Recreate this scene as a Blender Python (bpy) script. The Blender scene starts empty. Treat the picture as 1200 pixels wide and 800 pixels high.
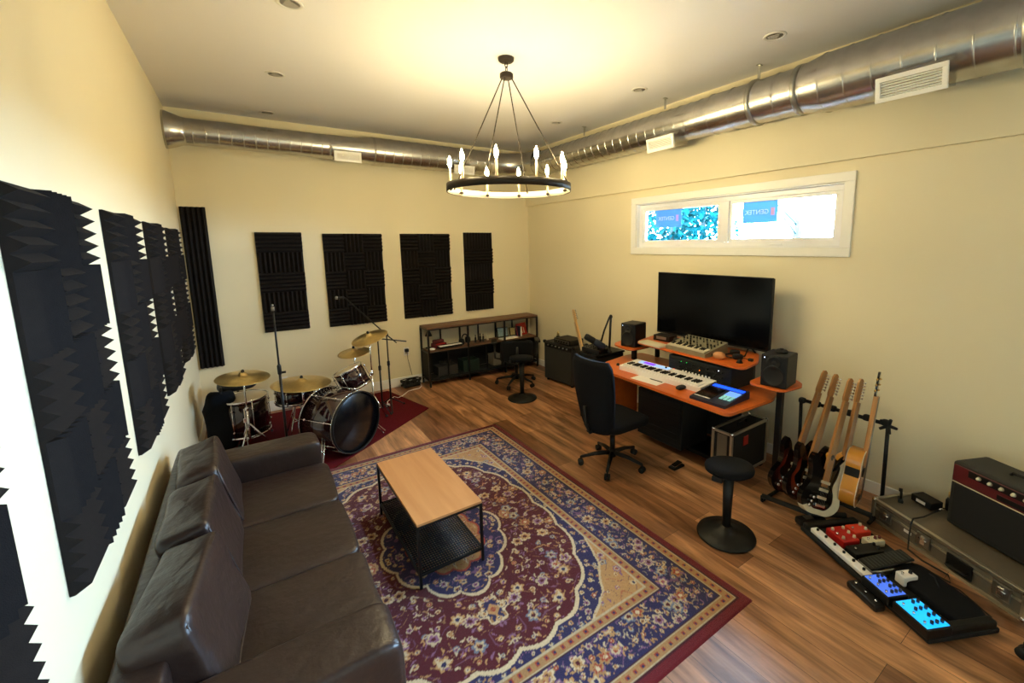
import bpy, bmesh, math, random
import numpy as np
from mathutils import Vector, Matrix, noise
random.seed(7)
C = bpy.context.scene.collection
PI = math.pi
R = math.radians
W = -4.468      # left wall
ZC = 3.472      # ceiling
WIN = [(-2.44, -4.665, 1.945, 2.46), (-6.2, -8.4, 1.65, 2.46)]  # second entry is an unseen window, added to brighten the left wall
YF = -8.6       # wall behind the camera

# ------------------------------------------------------------------ materials
def lin(c):
    return tuple((x/12.92 if x <= .04045 else ((x+.055)/1.055)**2.4) for x in c)
def rgb(r, g, b):
    return lin((r/255, g/255, b/255))
_mc = {}
def mat(name, col, rough=.5, metal=0., vary=.12, scale=14., bump=0., bscale=60., spec=.5, coat=0., emit=None, es=1., stretch=(1,1,1), sheen=0.):
    if name in _mc: return _mc[name]
    m = bpy.data.materials.new(name); m.use_nodes = True
    nt = m.node_tree; n = nt.nodes; b = n['Principled BSDF']; L = nt.links.new
    b.inputs['Roughness'].default_value = rough; b.inputs['Metallic'].default_value = metal
    b.inputs['Specular IOR Level'].default_value = spec
    if coat: b.inputs['Coat Weight'].default_value = coat
    if sheen: b.inputs['Sheen Weight'].default_value = sheen
    tc = n.new('ShaderNodeTexCoord'); mp = n.new('ShaderNodeMapping'); mp.inputs['Scale'].default_value = stretch
    L(tc.outputs['Object'], mp.inputs[0])
    ns = n.new('ShaderNodeTexNoise'); ns.inputs['Scale'].default_value = scale; ns.inputs['Detail'].default_value = 4
    L(mp.outputs[0], ns.inputs['Vector'])
    mx = n.new('ShaderNodeMix'); mx.data_type = 'RGBA'
    mx.inputs[6].default_value = (*[c*(1-vary) for c in col], 1); mx.inputs[7].default_value = (*[min(1, c*(1+vary)) for c in col], 1)
    L(ns.outputs['Fac'], mx.inputs[0]); L(mx.outputs[2], b.inputs['Base Color'])
    if bump:
        n2 = n.new('ShaderNodeTexNoise'); n2.inputs['Scale'].default_value = bscale; n2.inputs['Detail'].default_value = 5
        L(mp.outputs[0], n2.inputs['Vector'])
        bp = n.new('ShaderNodeBump'); bp.inputs['Strength'].default_value = bump; bp.inputs['Distance'].default_value = .01
        L(n2.outputs['Fac'], bp.inputs['Height']); L(bp.outputs[0], b.inputs['Normal'])
    if emit:
        b.inputs['Emission Color'].default_value = (*emit, 1); b.inputs['Emission Strength'].default_value = es
    _mc[name] = m
    return m

def wood(name, a, bcol, rough=.4, axis=1, scale=6., coat=0.):
    if name in _mc: return _mc[name]
    m = mat(name, a, rough, coat=coat)
    nt = m.node_tree; n = nt.nodes; L = nt.links.new
    mp = [x for x in n if x.type == 'MAPPING'][0]
    s = [scale*3]*3; s[axis] = scale*.25; mp.inputs['Scale'].default_value = s
    ns = [x for x in n if x.type == 'TEX_NOISE'][0]; ns.inputs['Scale'].default_value = 1.; ns.inputs['Detail'].default_value = 7; ns.inputs['Distortion'].default_value = .6
    mx = [x for x in n if x.type == 'MIX'][0]
    mx.inputs[6].default_value = (*a, 1); mx.inputs[7].default_value = (*bcol, 1)
    rp = n.new('ShaderNodeValToRGB'); rp.color_ramp.elements[0].position = .3; rp.color_ramp.elements[1].position = .7
    L(ns.outputs['Fac'], rp.inputs[0]); L(rp.outputs[0], mx.inputs[0])
    return m

M_wall = mat('wall_paint', rgb(229,217,184), .6, vary=.015, scale=2., bump=.05, bscale=180)
M_ceil = mat('ceiling_paint', rgb(233,230,230), .7, vary=.01, scale=2., bump=.03, bscale=150)
M_white = mat('white_trim_paint', rgb(240,238,232), .4, vary=.02)
M_vinyl = mat('white_vinyl', rgb(238,238,240), .3, vary=.02)
M_foam = mat('charcoal_foam', rgb(31,27,26), .95, vary=.2, scale=40, bump=.25, bscale=400, spec=.15)
M_duct = mat('galvanised_steel', rgb(190,188,184), .27, 1., vary=.28, scale=9., bump=.04, bscale=30)
M_black = mat('black_plastic', rgb(13,13,14), .5, vary=.15, spec=.35)
M_blackm = mat('black_powder_coat', rgb(17,17,18), .4, .3, vary=.15)
M_matte = mat('matte_black', rgb(9,9,10), .8, vary=.2)
M_fabric = mat('black_fabric', rgb(17,18,22), .95, vary=.25, scale=120, bump=.3, bscale=600, spec=.2)
M_chrome = mat('chrome', rgb(225,225,228), .12, 1., vary=.03)
M_steel = mat('brushed_steel', rgb(170,168,160), .35, 1., vary=.1)
M_bronze = mat('dark_bronze', rgb(52,44,36), .45, .6, vary=.15)
M_rubber = mat('black_rubber', rgb(16,16,16), .75, vary=.1)
M_leather = mat('dark_brown_leather', rgb(47,33,28), .34, vary=.3, scale=6, bump=.55, bscale=17, spec=.42)
M_dfoot = mat('dark_wood', rgb(30,22,18), .5)
M_orange = wood('orange_laminate', rgb(206,96,30), rgb(222,112,42), .35, axis=1, scale=5)
M_table = wood('oak_veneer', rgb(190,130,78), rgb(205,148,94), .42, axis=1, scale=5)
M_walnut = wood('rustic_walnut', rgb(92,62,44), rgb(128,90,64), .5, axis=0, scale=5)
M_brass = mat('cymbal_bronze', rgb(228,200,138), .34, 1., vary=.18, scale=30, bump=.05, bscale=200)
M_drum = mat('dark_cherry_lacquer', rgb(38,12,14), .12, vary=.3, scale=6, coat=.7)
M_drumhead = mat('coated_drum_head', rgb(205,190,165), .6, vary=.06)
M_bhead = mat('gloss_black_drum_head', rgb(6,6,8), .22, vary=.05)
M_screen = mat('black_glass', rgb(5,5,6), .16, vary=.02, spec=.25)
M_grille = mat('grille_cloth', rgb(40,40,36), .85, vary=.3, scale=200, bump=.3, bscale=500)
M_silvgrille = mat('dark_grille_cloth', rgb(20,19,20), .85, vary=.4, scale=220, bump=.3, bscale=500)
M_tolex = mat('black_tolex', rgb(26,24,23), .6, vary=.2, scale=80, bump=.3, bscale=300)
M_whitep = mat('white_plastic', rgb(242,238,236), .35, vary=.03)
M_paper = mat('paper', rgb(246,243,238), .7, vary=.02)
M_cream = mat('cream_plastic', rgb(214,204,176), .4, vary=.04)
M_maple = wood('maple_neck', rgb(160,108,58), rgb(188,136,80), .35, axis=2, scale=8)
M_palemaple = wood('pale_maple', rgb(206,160,98), rgb(224,180,118), .35, axis=2, scale=8)
M_rose = mat('rosewood', rgb(58,34,24), .5, vary=.2, scale=40)
M_red = mat('red_enamel', rgb(176,26,22), .35, vary=.08)
M_dred = mat('oxblood_vinyl', rgb(88,14,20), .5, vary=.15, scale=60, bump=.2, bscale=300)
M_redrug = mat('dark_red_carpet', rgb(92,20,26), .95, vary=.3, scale=60, bump=.5, bscale=300, spec=.1)
M_alum = mat('aluminium_edge', rgb(196,188,168), .35, .9, vary=.08)
M_casegrey = mat('grey_laminate_case', rgb(104,94,80), .45, vary=.12, scale=25, bump=.06, bscale=90)
M_gold = mat('gold_hardware', rgb(212,170,92), .25, 1., vary=.05)

# ------------------------------------------------------------------ mesh builder
class MB:
    def __init__(s): s.bm = bmesh.new(); s.M = Matrix.Identity(4); s.mi = 0; s.sm = False
    def _fin(s, vs, fs):
        for f in fs: f.material_index = s.mi; f.smooth = s.sm
        return vs
    def add(s, co, faces, smooth=None):
        vs = [s.bm.verts.new(s.M @ Vector(c)) for c in co]; fs = []
        for f in faces:
            try: fs.append(s.bm.faces.new([vs[i] for i in f]))
            except ValueError: pass
        for f in fs: f.material_index = s.mi; f.smooth = s.sm if smooth is None else smooth
        return s
    def box(s, c, d, bev=0., rot=None, seg=2):
        t = bmesh.new(); bmesh.ops.create_cube(t, size=1.)
        for v in t.verts: v.co = Vector((v.co.x*d[0], v.co.y*d[1], v.co.z*d[2]))
        if bev: bmesh.ops.bevel(t, geom=t.edges[:], offset=min(bev, min(d)*.49), segments=seg, profile=.5, affect='EDGES', clamp_overlap=True)
        mm = Matrix.Translation(c)
        if rot is not None: mm = mm @ (rot if isinstance(rot, Matrix) else Matrix.Rotation(rot, 4, 'Z'))
        t.verts.index_update()
        s.add([mm @ v.co for v in t.verts], [[v.index for v in f.verts] for f in t.faces], smooth=False)
        t.free(); return s
    def bx(s, a, b, bev=0.):   # from corner to corner
        return s.box([(a[i]+b[i])/2 for i in range(3)], [abs(b[i]-a[i]) for i in range(3)], bev)
    def tube(s, pts, r, n=8, cap=True, closed=False):
        pts = [Vector(p) for p in pts]; N = len(pts); rs = r if isinstance(r, (list, tuple)) else [r]*N
        co = []; up = None
        for i, p in enumerate(pts):
            if closed: t = (pts[(i+1) % N]-pts[i-1])
            else: t = (pts[min(i+1, N-1)]-pts[max(i-1, 0)])
            t.normalize()
            if up is None: up = Vector((0,0,1)) if abs(t.z) < .9 else Vector((1,0,0))
            a = t.cross(up).normalized(); b = a.cross(t).normalized(); up = b
            for k in range(n):
                th = 2*PI*k/n; co.append(p+a*math.cos(th)*rs[i]+b*math.sin(th)*rs[i])
        f = []
        for i in range(N if closed else N-1):
            j = (i+1) % N
            for k in range(n):
                f.append([i*n+k, i*n+(k+1) % n, j*n+(k+1) % n, j*n+k])
        if cap and not closed: f += [list(range(n))[::-1], [(N-1)*n+k for k in range(n)]]
        return s.add(co, f, smooth=True)
    def cyl(s, a, b, r, n=20, r2=None):
        return s.tube([a, b], [r, r if r2 is None else r2], n)
    def lathe(s, prof, n=32, M=None, smooth=True):
        M = M or Matrix.Identity(4); co = []; f = []
        for (r, z) in prof:
            for k in range(n):
                th = 2*PI*k/n; co.append(M @ Vector((r*math.cos(th), r*math.sin(th), z)))
        for i in range(len(prof)-1):
            for k in range(n):
                f.append([i*n+k, i*n+(k+1) % n, (i+1)*n+(k+1) % n, (i+1)*n+k])
        loop_ = prof[0] == prof[-1]
        if prof[0][0] > 1e-4 and not loop_: f.append(list(range(n))[::-1])
        if prof[-1][0] > 1e-4 and not loop_: f.append([(len(prof)-1)*n+k for k in range(n)])
        return s.add(co, f, smooth=smooth)
    def prism(s, poly, h0, h1, M=None):   # polygon in xy, extruded in z
        M = M or Matrix.Identity(4); n = len(poly)
        co = [M @ Vector((p[0], p[1], h0)) for p in poly]+[M @ Vector((p[0], p[1], h1)) for p in poly]
        f = [list(range(n))[::-1], list(range(n, 2*n))]+[[i, (i+1) % n, n+(i+1) % n, n+i] for i in range(n)]
        return s.add(co, f, smooth=False)
    def ell(s, c, r, n=16, m=10, M=None):
        prof = [(math.sin(PI*i/m), -math.cos(PI*i/m)) for i in range(m+1)]
        prof[0] = (.0001, -1); prof[-1] = (.0001, 1)
        MM = Matrix.Translation(c) @ (M or Matrix.Identity(4)) @ Matrix.Diagonal((r[0], r[1], r[2], 1))
        return s.lathe(prof, n, MM)
    def sbox(s, c, d, e=.3, n=28, M=None, puff=0., wr=0., seed=0.):
        """soft superellipsoid cushion"""
        co = []; f = []; m = n//2
        def sp(v, p): return math.copysign(abs(v)**p, v)
        MM = Matrix.Translation(c) @ (M or Matrix.Identity(4))
        for i in range(m+1):
            ph = -PI/2+PI*i/m
            for k in range(n):
                th = 2*PI*k/n
                x = sp(math.cos(ph), e)*sp(math.cos(th), e); y = sp(math.cos(ph), e)*sp(math.sin(th), e); z = sp(math.sin(ph), e)
                p = Vector((x*d[0]/2, y*d[1]/2, z*d[2]/2))
                if puff: p.z += math.copysign(puff*max(0, (1-x*x)*(1-y*y)), z) if abs(z) > .5 else 0
                if wr: p += Vector(p).normalized()*wr*noise.noise(Vector((p.x*7+seed, p.y*7, p.z*7)))
                co.append(MM @ p)
        for i in range(m):
            for k in range(n): f.append([i*n+k, i*n+(k+1) % n, (i+1)*n+(k+1) % n, (i+1)*n+k])
        f.append([m*n+k for k in range(n)]); f.append(list(range(n))[::-1])
        return s.add(co, f, smooth=True)
    def build(s, name, mats, parent=None, loc=None, label=None):
        me = bpy.data.meshes.new(name)
        bmesh.ops.remove_doubles(s.bm, verts=s.bm.verts, dist=1e-6)
        bmesh.ops.recalc_face_normals(s.bm, faces=s.bm.faces)
        s.bm.to_mesh(me); s.bm.free()
        for m in (mats if isinstance(mats, (list, tuple)) else [mats]): me.materials.append(m)
        o = bpy.data.objects.new(name, me); C.objects.link(o)
        if parent: o.parent = parent
        if loc: o.location = loc
        if label: o['label'] = label
        return o
def pieces(mb, name, mats, parent):
    """link every loose piece of the builder as a part of its own"""
    bm = mb.bm; bm.verts.ensure_lookup_table(); bm.verts.index_update(); seen = set(); outs = []
    for v0 in bm.verts:
        if v0.index in seen: continue
        st = [v0]; seen.add(v0.index); isl = []
        while st:
            v = st.pop(); isl.append(v)
            for e in v.link_edges:
                w_ = e.other_vert(v)
                if w_.index not in seen: seen.add(w_.index); st.append(w_)
        q = MB(); ids = {v.index: i for i, v in enumerate(isl)}; fs = {f for v in isl for f in v.link_faces}
        q.add([v.co for v in isl], [[ids[v.index] for v in f.verts] for f in fs], smooth=next(iter(fs)).smooth)
        outs.append(q.build(name, mats, parent))
    bm.free(); return outs
def X(axis, deg): return Matrix.Rotation(R(deg), 4, axis)
def T(*p): return Matrix.Translation(p)
def frame(o, z, x=(0,0,1)):
    """matrix whose local z points along z"""
    z = Vector(z).normalized(); x = Vector(x); 
    if abs(z.dot(x.normalized())) > .98: x = Vector((1,0,0))
    y = z.cross(x).normalized(); x = y.cross(z).normalized()
    return Matrix(((x.x,y.x,z.x,o[0]),(x.y,y.y,z.y,o[1]),(x.z,y.z,z.z,o[2]),(0,0,0,1)))
def tag(o, label, cat, group=None, kind=None):
    o['label'] = label; o['category'] = cat
    if group: o['group'] = group
    if kind: o['kind'] = kind
    return o
def thing(name, label, cat, loc=(0,0,0), rz=0., group=None):
    o = bpy.data.objects.new(name, None); C.objects.link(o); o.empty_display_size = .1
    o.location = loc; o.rotation_euler = (0,0,R(rz)); return tag(o, label, cat, group)
def struct(name, mb, m, parent=None):
    o = mb.build(name, m, parent)
    if not parent: o['kind'] = 'structure'
    return o
def dup(root, loc, rz, label, group=None):
    r = root.copy(); C.objects.link(r); r.location = loc; r.rotation_euler = (0,0,R(rz)); r['label'] = label
    if group: r['group'] = group
    for ch in list(root.children):
        c = ch.copy(); C.objects.link(c); c.parent = r
        for g in list(ch.children):
            d = g.copy(); C.objects.link(d); d.parent = c
    return r
def text_obj(name, body, size, m, M, parent, depth=.0008):
    cu = bpy.data.curves.new(name, 'FONT'); cu.body = body; cu.size = size; cu.extrude = depth; cu.align_x = 'CENTER'; cu.align_y = 'CENTER'
    tmp = bpy.data.objects.new(name+'_tmp', cu); C.objects.link(tmp)
    bpy.context.view_layer.update()
    me = bpy.data.meshes.new_from_object(tmp.evaluated_get(bpy.context.evaluated_depsgraph_get()))
    bpy.data.objects.remove(tmp); me.materials.clear(); me.materials.append(m)
    me.transform(M)
    o = bpy.data.objects.new(name, me); C.objects.link(o); o.parent = parent
    return o

# ------------------------------------------------------------------ camera (lens with a small shift, as the photo is cropped)
cam = bpy.data.cameras.new('camera'); co_ = bpy.data.objects.new('camera', cam); C.objects.link(co_)
f_, ya, pi_, ro = 509.442, .612, .149, -.013
Fw = Vector((math.sin(ya)*math.cos(pi_), math.cos(ya)*math.cos(pi_), -math.sin(pi_)))
rt = Vector((math.cos(ya), -math.sin(ya), 0)); up = rt.cross(Fw)
r2 = rt*math.cos(ro)+up*math.sin(ro); u2 = -rt*math.sin(ro)+up*math.cos(ro)
co_.matrix_world = Matrix(((r2.x,u2.x,-Fw.x,-3.959),(r2.y,u2.y,-Fw.y,-6.205),(r2.z,u2.z,-Fw.z,2.0),(0,0,0,1)))
cam.sensor_width = 36; cam.lens = 36*f_/1200; cam.shift_x = -42.968/1200; cam.shift_y = -37.171/1200
cam.clip_start = .02
bpy.context.scene.camera = co_

# ------------------------------------------------------------------ room shell
fl = mat('plank_floor', rgb(150,105,68), .34, bump=.08, bscale=40, spec=.5)
def plank_nodes():
    nt = fl.node_tree; n = nt.nodes; L = nt.links.new; b = n['Principled BSDF']
    tc = [x for x in n if x.type == 'TEX_COORD'][0]
    mp = n.new('ShaderNodeMapping'); mp.inputs['Rotation'].default_value = (0,0,R(90)); L(tc.outputs['Object'], mp.inputs[0])
    br = n.new('ShaderNodeTexBrick'); br.offset = .37; br.offset_frequency = 2
    br.inputs['Scale'].default_value = 1; br.inputs['Brick Width'].default_value = 1.22; br.inputs['Row Height'].default_value = .18
    br.inputs['Mortar Size'].default_value = .0012; br.inputs['Mortar Smooth'].default_value = .1; br.inputs['Bias'].default_value = 0
    br.inputs['Color1'].default_value = (*rgb(138,92,62), 1); br.inputs['Color2'].default_value = (*rgb(212,156,112), 1); br.inputs['Mortar'].default_value = (*rgb(60,40,28), 1)
    L(mp.outputs[0], br.inputs['Vector'])
    m2 = n.new('ShaderNodeMapping'); m2.inputs['Scale'].default_value = (7, .9, 1); L(tc.outputs['Object'], m2.inputs[0])
    ns = n.new('ShaderNodeTexNoise'); ns.inputs['Scale'].default_value = 1.6; ns.inputs['Detail'].default_value = 8; ns.inputs['Distortion'].default_value = .8; L(m2.outputs[0], ns.inputs['Vector'])
    m3 = n.new('ShaderNodeMapping'); m3.inputs['Scale'].default_value = (60, 4, 1); L(tc.outputs['Object'], m3.inputs[0])
    n3 = n.new('ShaderNodeTexNoise'); n3.inputs['Scale'].default_value = 1.; n3.inputs['Detail'].default_value = 6; L(m3.outputs[0], n3.inputs['Vector'])
    rp = n.new('ShaderNodeValToRGB'); rp.color_ramp.elements[0].position = .32; rp.color_ramp.elements[1].position = .68
    rp.color_ramp.elements[0].color = (.34,.30,.27,1); rp.color_ramp.elements[1].color = (1.25,1.25,1.25,1); L(ns.outputs['Fac'], rp.inputs[0])
    mu = n.new('ShaderNodeMix'); mu.data_type = 'RGBA'; mu.blend_type = 'MULTIPLY'; mu.inputs[0].default_value = 1
    L(br.outputs['Color'], mu.inputs[6]); L(rp.outputs[0], mu.inputs[7])
    r3 = n.new('ShaderNodeValToRGB'); r3.color_ramp.elements[0].position = .3; r3.color_ramp.elements[1].position = .7
    r3.color_ramp.elements[0].color = (.78,.76,.74,1); r3.color_ramp.elements[1].color = (1.1,1.1,1.1,1); L(n3.outputs['Fac'], r3.inputs[0])
    m4 = n.new('ShaderNodeMix'); m4.data_type = 'RGBA'; m4.blend_type = 'MULTIPLY'; m4.inputs[0].default_value = 1
    L(mu.outputs[2], m4.inputs[6]); L(r3.outputs[0], m4.inputs[7]); L(m4.outputs[2], b.inputs['Base Color'])
plank_nodes()
struct('floor', MB().bx((W-.2, YF-.2, -.1), (.2, .2, 0)), fl)
struct('ceiling', MB().bx((W-.2, YF-.2, ZC), (.2, .2, ZC+.1)), M_ceil)
struct('wall_left', MB().bx((W-.12, YF-.12, 0), (W, .12, ZC)), M_wall)
struct('wall_back', MB().bx((W, 0, 0), (0, .12, ZC)), M_wall)
struct('wall_front', MB().bx((W, YF-.12, 0), (0, YF, ZC)), M_wall)
# right wall: the window in view, plus an out-of-view opening added for daylight
mb = MB(); TH = .16
ys = [.12, WIN[0][0], WIN[0][1], WIN[1][0], WIN[1][1], YF-.12]
for i in (0, 2, 4): mb.bx((0, ys[i+1], 0), (TH, ys[i], ZC))
for (a_, b_, z0_, z1_) in WIN: mb.bx((0, b_, 0), (TH, a_, z0_)).bx((0, b_, z1_), (TH, a_, ZC))
struct('wall_right', mb, M_wall)
struct('trim_1', MB().bx((-.04, YF, 2.622), (0, 0, ZC)), M_wall)
struct('baseboard_right', MB().box((-.008, YF/2, .05), (.016, -YF, .1), .004), M_white)
struct('baseboard_back', MB().box((W/2, -.008, .065), (-W-.04, .016, .13), .004), M_white)
struct('baseboard_left', MB().box((W+.008, YF/2, .065), (.016, -YF, .13), .004), M_white)

M_glass = bpy.data.materials.new('window_glass'); M_glass.use_nodes = True
nt = M_glass.node_tree; nt.nodes.clear(); o_ = nt.nodes.new('ShaderNodeOutputMaterial')
g1 = nt.nodes.new('ShaderNodeBsdfTransparent'); g1.inputs[0].default_value = (.90,.98,1,1); g2 = nt.nodes.new('ShaderNodeBsdfGlossy'); g2.inputs['Roughness'].default_value = .02
mx = nt.nodes.new('ShaderNodeMixShader'); fr = nt.nodes.new('ShaderNodeFresnel'); fr.inputs[0].default_value = 1.35
nt.links.new(fr.outputs[0], mx.inputs[0]); nt.links.new(g1.outputs[0], mx.inputs[1]); nt.links.new(g2.outputs[0], mx.inputs[2]); nt.links.new(mx.outputs[0], o_.inputs[0])
M_stick = mat('blue_sticker', rgb(90,160,225), .5, vary=.05); M_stick.node_tree.nodes['Principled BSDF'].inputs['Transmission Weight'].default_value = .22; M_stick.node_tree.nodes['Principled BSDF'].inputs['Roughness'].default_value = .9
M_stickt = mat('pale_sticker_print', rgb(240,248,252), .5, vary=.02); M_stickt.node_tree.nodes['Principled BSDF'].inputs['Transmission Weight'].default_value = .3
M_stickp = mat('pink_sticker_mark', rgb(215,175,225), .5, vary=.02)
def ring_xz(mb, x0, x1, ya_, yb, za, zb, t, tb=None, bev=.003):
    """rectangular frame in the yz plane: outer ya_>yb, thickness t"""
    tb = t if tb is None else tb
    mb.box(((x0+x1)/2, (ya_+yb)/2, zb-t/2), (x1-x0, ya_-yb, t), bev); mb.box(((x0+x1)/2, (ya_+yb)/2, za+tb/2), (x1-x0, ya_-yb, tb), bev)
    mb.box(((x0+x1)/2, ya_-t/2, (za+zb)/2), (x1-x0, t, zb-za-t-tb), bev); mb.box(((x0+x1)/2, yb+t/2, (za+zb)/2), (x1-x0, t, zb-za-t-tb), bev)
for wi, (a, b_, Z0, Z1) in enumerate(WIN):
    w = thing('window_%d' % (wi+1), 'x', 'window');  # the second one is out of view, put in for its daylight
    for k in ('label', 'category'): del w[k]
    w['kind'] = 'structure'
    m1 = MB(); ring_xz(m1, -.02, .001, a+.075, b_-.075, Z0-.075, Z1+.075, .075, bev=.004); m1.build('casing', M_white, w)
    m2 = MB(); ring_xz(m2, .0, TH, a, b_, Z0, Z1, .012); 
    m2.build('jamb', M_vinyl, w)
    mid = (a+b_)/2-.03
    m3 = MB(); ring_xz(m3, .045, .12, a-.012, b_+.012, Z0+.012, Z1-.012, .045, .045); m3.box((.0825, mid, (Z0+Z1)/2), (.075, .10, Z1-Z0-.115), .003)
    m3.build('frame', M_vinyl, w)
    for (p, q) in ((a-.057, mid+.05), (mid-.05, b_+.057)):
        s_ = MB(); ring_xz(s_, .06, .1, p, q, Z0+.057, Z1-.057, .03, .03); so = s_.build('sash', M_vinyl, w)
        MB().box((.08, (p+q)/2, (Z0+Z1)/2), (.006, p-q-.05, Z1-Z0-.165)).build('pane', M_glass, so)
        MB().box((.035, (p+q)/2+.0, Z0+.03), (.016, .11, .012), .004).box((.028, (p+q)/2-.02, Z0+.036), (.008, .07, .008), .002).build('latch', M_vinyl, w)
# stickers on the panes
for i, (yc, pos) in enumerate(((-2.86, 'left'), (-3.935, 'right'))):
    t = thing('window_sticker', 'blue rectangular maker sticker with reversed letters on the %s window pane' % pos, 'sticker', (.073, yc, 2.275), 0, 'stickers on the window panes')
    MB().box((0,0,0), (.003, .34 if i else .37, .20)).build('sheet', M_stick, t)
    Mx = Matrix(((0,0,-1,-.003),(1,0,0,-.0),(0,1,0,.0),(0,0,0,1)))
    text_obj('lettering', 'GENTEK', .062, M_stickt, Matrix(((0,0,-1,-.002),(1,0,0,.03),(0,1,0,.0),(0,0,0,1))), t)
    MB().box((-.0025, -.125, 0), (.002, .035, .07)).build('square_mark', M_stickp, t)

# ------------------------------------------------------------------ ceiling lights, smoke plate
M_can = mat('recessed_trim', rgb(225,222,216), .4, vary=.02); M_canin = mat('recessed_lens', rgb(196,190,182), .5, vary=.03)
def downlight(loc, label):
    t = thing('recessed_light', label, 'ceiling light', loc, 0, 'unlit recessed ceiling lights')
    MB().lathe([(.055,0),(.058,-.006),(.075,-.004),(.078,0)], 28).build('trim_ring', M_can, t)
    MB().lathe([(.001,-.002),(.055,-.002)], 24).build('lens', M_canin, t)
    return t
d0 = downlight((-3.565, -2.941, ZC), 'round unlit ceiling light nearest the camera on the left side')
for p, l in (((-3.565,-1.607,ZC), 'round unlit ceiling light, middle of the left row'), ((-3.565,-.305,ZC), 'round unlit ceiling light closest to the back duct on the left'),
             ((-.64,-1.688,ZC), 'round unlit ceiling light just right of the chandelier rods'), ((-.64,-3.056,ZC), 'round unlit ceiling light between chandelier and right duct'),
             ((-.64,-4.374,ZC), 'round unlit ceiling light nearest the camera on the right side')):
    dup(d0, p, 0, l)

# ------------------------------------------------------------------ spiral ducts
def duct_profile(segs, pitch, seam=.004):
    """list of (axial, radius) with standing seams"""
    out = []
    for (a0, r0, a1, r1) in segs:
        n = max(1, int(round((a1-a0)/pitch)))
        for i in range(n):
            s = a0+(a1-a0)*i/n; e = a0+(a1-a0)*(i+1)/n; rr0 = r0+(r1-r0)*i/n; rr1 = r0+(r1-r0)*(i+1)/n
            out += [(rr0, s), (rr0+seam, s+.002), (rr0+seam, s+.007), (rr0, s+.009), (rr0, s+.013), (rr1, e-.005), (rr1, e-.001)]
    return out
Zd = 3.2
def duct_tube(mb, prof, M): mb.lathe(prof, 40, M)
tb = thing('spiral_duct', 'thin galvanised round duct running along the top of the back wall', 'duct', (0,0,0))
Mx = frame((W, -.2, Zd), (1,0,0))
mb = MB(); mb.sm = True
duct_tube(mb, duct_profile([(.12,.135,1.52,.135)], .11), Mx); mb.build('small_duct_run', M_duct, tb)
mb = MB(); mb.lathe([(.185,0),(.185,.02),(.16,.09),(.14,.14),(.137,.17)], 40, Mx); mb.build('wall_collar', M_duct, tb)
mb = MB(); mb.lathe([(.135,1.5),(.14,1.53),(.14,1.8),(.165,2.0),(.17,2.02)], 40, Mx); mb.build('reducer', M_duct, tb)
mb = MB(); duct_tube(mb, duct_profile([(2.0,.168,3.75,.168)], .12), Mx); mb.build('large_duct_run', M_duct, tb)
# elbow in the corner
def elbow(mb, c0, d0, d1, r, R0, n=7):
    pts = []
    c0 = Vector(c0); d0 = Vector(d0); d1 = Vector(d1)
    for i in range(n+1):
        a = PI/2*i/n; pts.append(c0+d0*R0*math.sin(a)+d1*R0*(1-math.cos(a)))
    mb.tube(pts, r, 40, cap=False)
    for p, q in zip(pts[1:-1], pts[1:-1]): pass
    return pts
mb = MB(); elbow(mb, (W+3.74, -.2, Zd), (1,0,0), (0,-1,0), .168, .5); eb = mb.build('elbow', M_duct, tb)
tr = thing('spiral_duct', 'wide galvanised round duct running along the top of the right wall', 'duct', (0,0,0))
Mr = frame((-.23, -.68, Zd-.03), (0,-1,0))
mb = MB(); duct_tube(mb, duct_profile([(.02,.165,2.95,.165)], .12), Mr); mb.build('far_duct_run', M_duct, tr)
mb = MB(); duct_tube(mb, duct_profile([(2.95,.172,3.75,.172)], .2, .006), Mr); mb.build('middle_duct_run', M_duct, tr)
mb = MB(); duct_tube(mb, duct_profile([(3.75,.178,3.9,.205),(3.9,.205,7.9,.205)], .17, .005), Mr); mb.build('near_duct_run', M_duct, tr)
for y in (3.35, 3.72, 4.95):
    mb = MB(); rr = .178 if y < 3.8 else .212
    mb.lathe([(rr,y-.02),(rr+.008,y-.015),(rr+.008,y+.015),(rr,y+.02)], 40, Mr); mb.build('band_clamp', M_steel, tr)
for y in (1.05, 2.35, 3.35, 4.95):
    mb = MB(); c = Vector((-.23, -.68-y, Zd)); mb.box(c+Vector((-.0,0,.22)), (.003,.025,.11)); mb.box(c+Vector((0,0,.27)), (.05,.03,.004)); mb.build('hanger_strap', M_steel, tr)
M_vdark = mat('register_shadow_cavity', rgb(90,84,74), .8)
def vent(loc, rz, w, h, tilt, label):
    """local: face points -y (into the room)"""
    t = thing('air_register', label, 'vent', loc, rz, 'white air registers on the ducts')
    Mt = X('X', tilt)
    b = MB(); b.M = Mt; b.box((0,.11,0), (w*.9, .22, h*.85), .003); b.build('sheet_metal_boot', M_duct, t)
    b = MB(); b.M = Mt
    fw = .028
    b.box((0,-.01,h/2-fw/2), (w,.02,fw), .003).box((0,-.01,-h/2+fw/2), (w,.02,fw), .003).box((w/2-fw/2,-.01,0), (fw,.02,h-2*fw), .003).box((-w/2+fw/2,-.01,0), (fw,.02,h-2*fw), .003)
    b.build('grille_frame', M_white, t)
    b = MB(); b.M = Mt
    n = 6
    for i in range(n): b.box((0,-.008,-h/2+fw+(h-2*fw)*(i+.5)/n), (w-2*fw,.012,.004), rot=X('X', 35))
    b.box((0,.003,0), (w-2*fw,.002,h-2*fw)); b.build('louvres', M_white, t)
    return t
vent((-2.79, -.39, 3.07), 0, .30, .12, 10, 'white air register on the back duct, left of the chandelier')
vent((-1.30, -.42, 3.04), 0, .30, .12, 10, 'white air register on the back duct, behind the chandelier ring')
vent((-.41, -3.14, 2.985), -90, .34, .13, 12, 'small white air register on the right duct, next to the chandelier')
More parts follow.
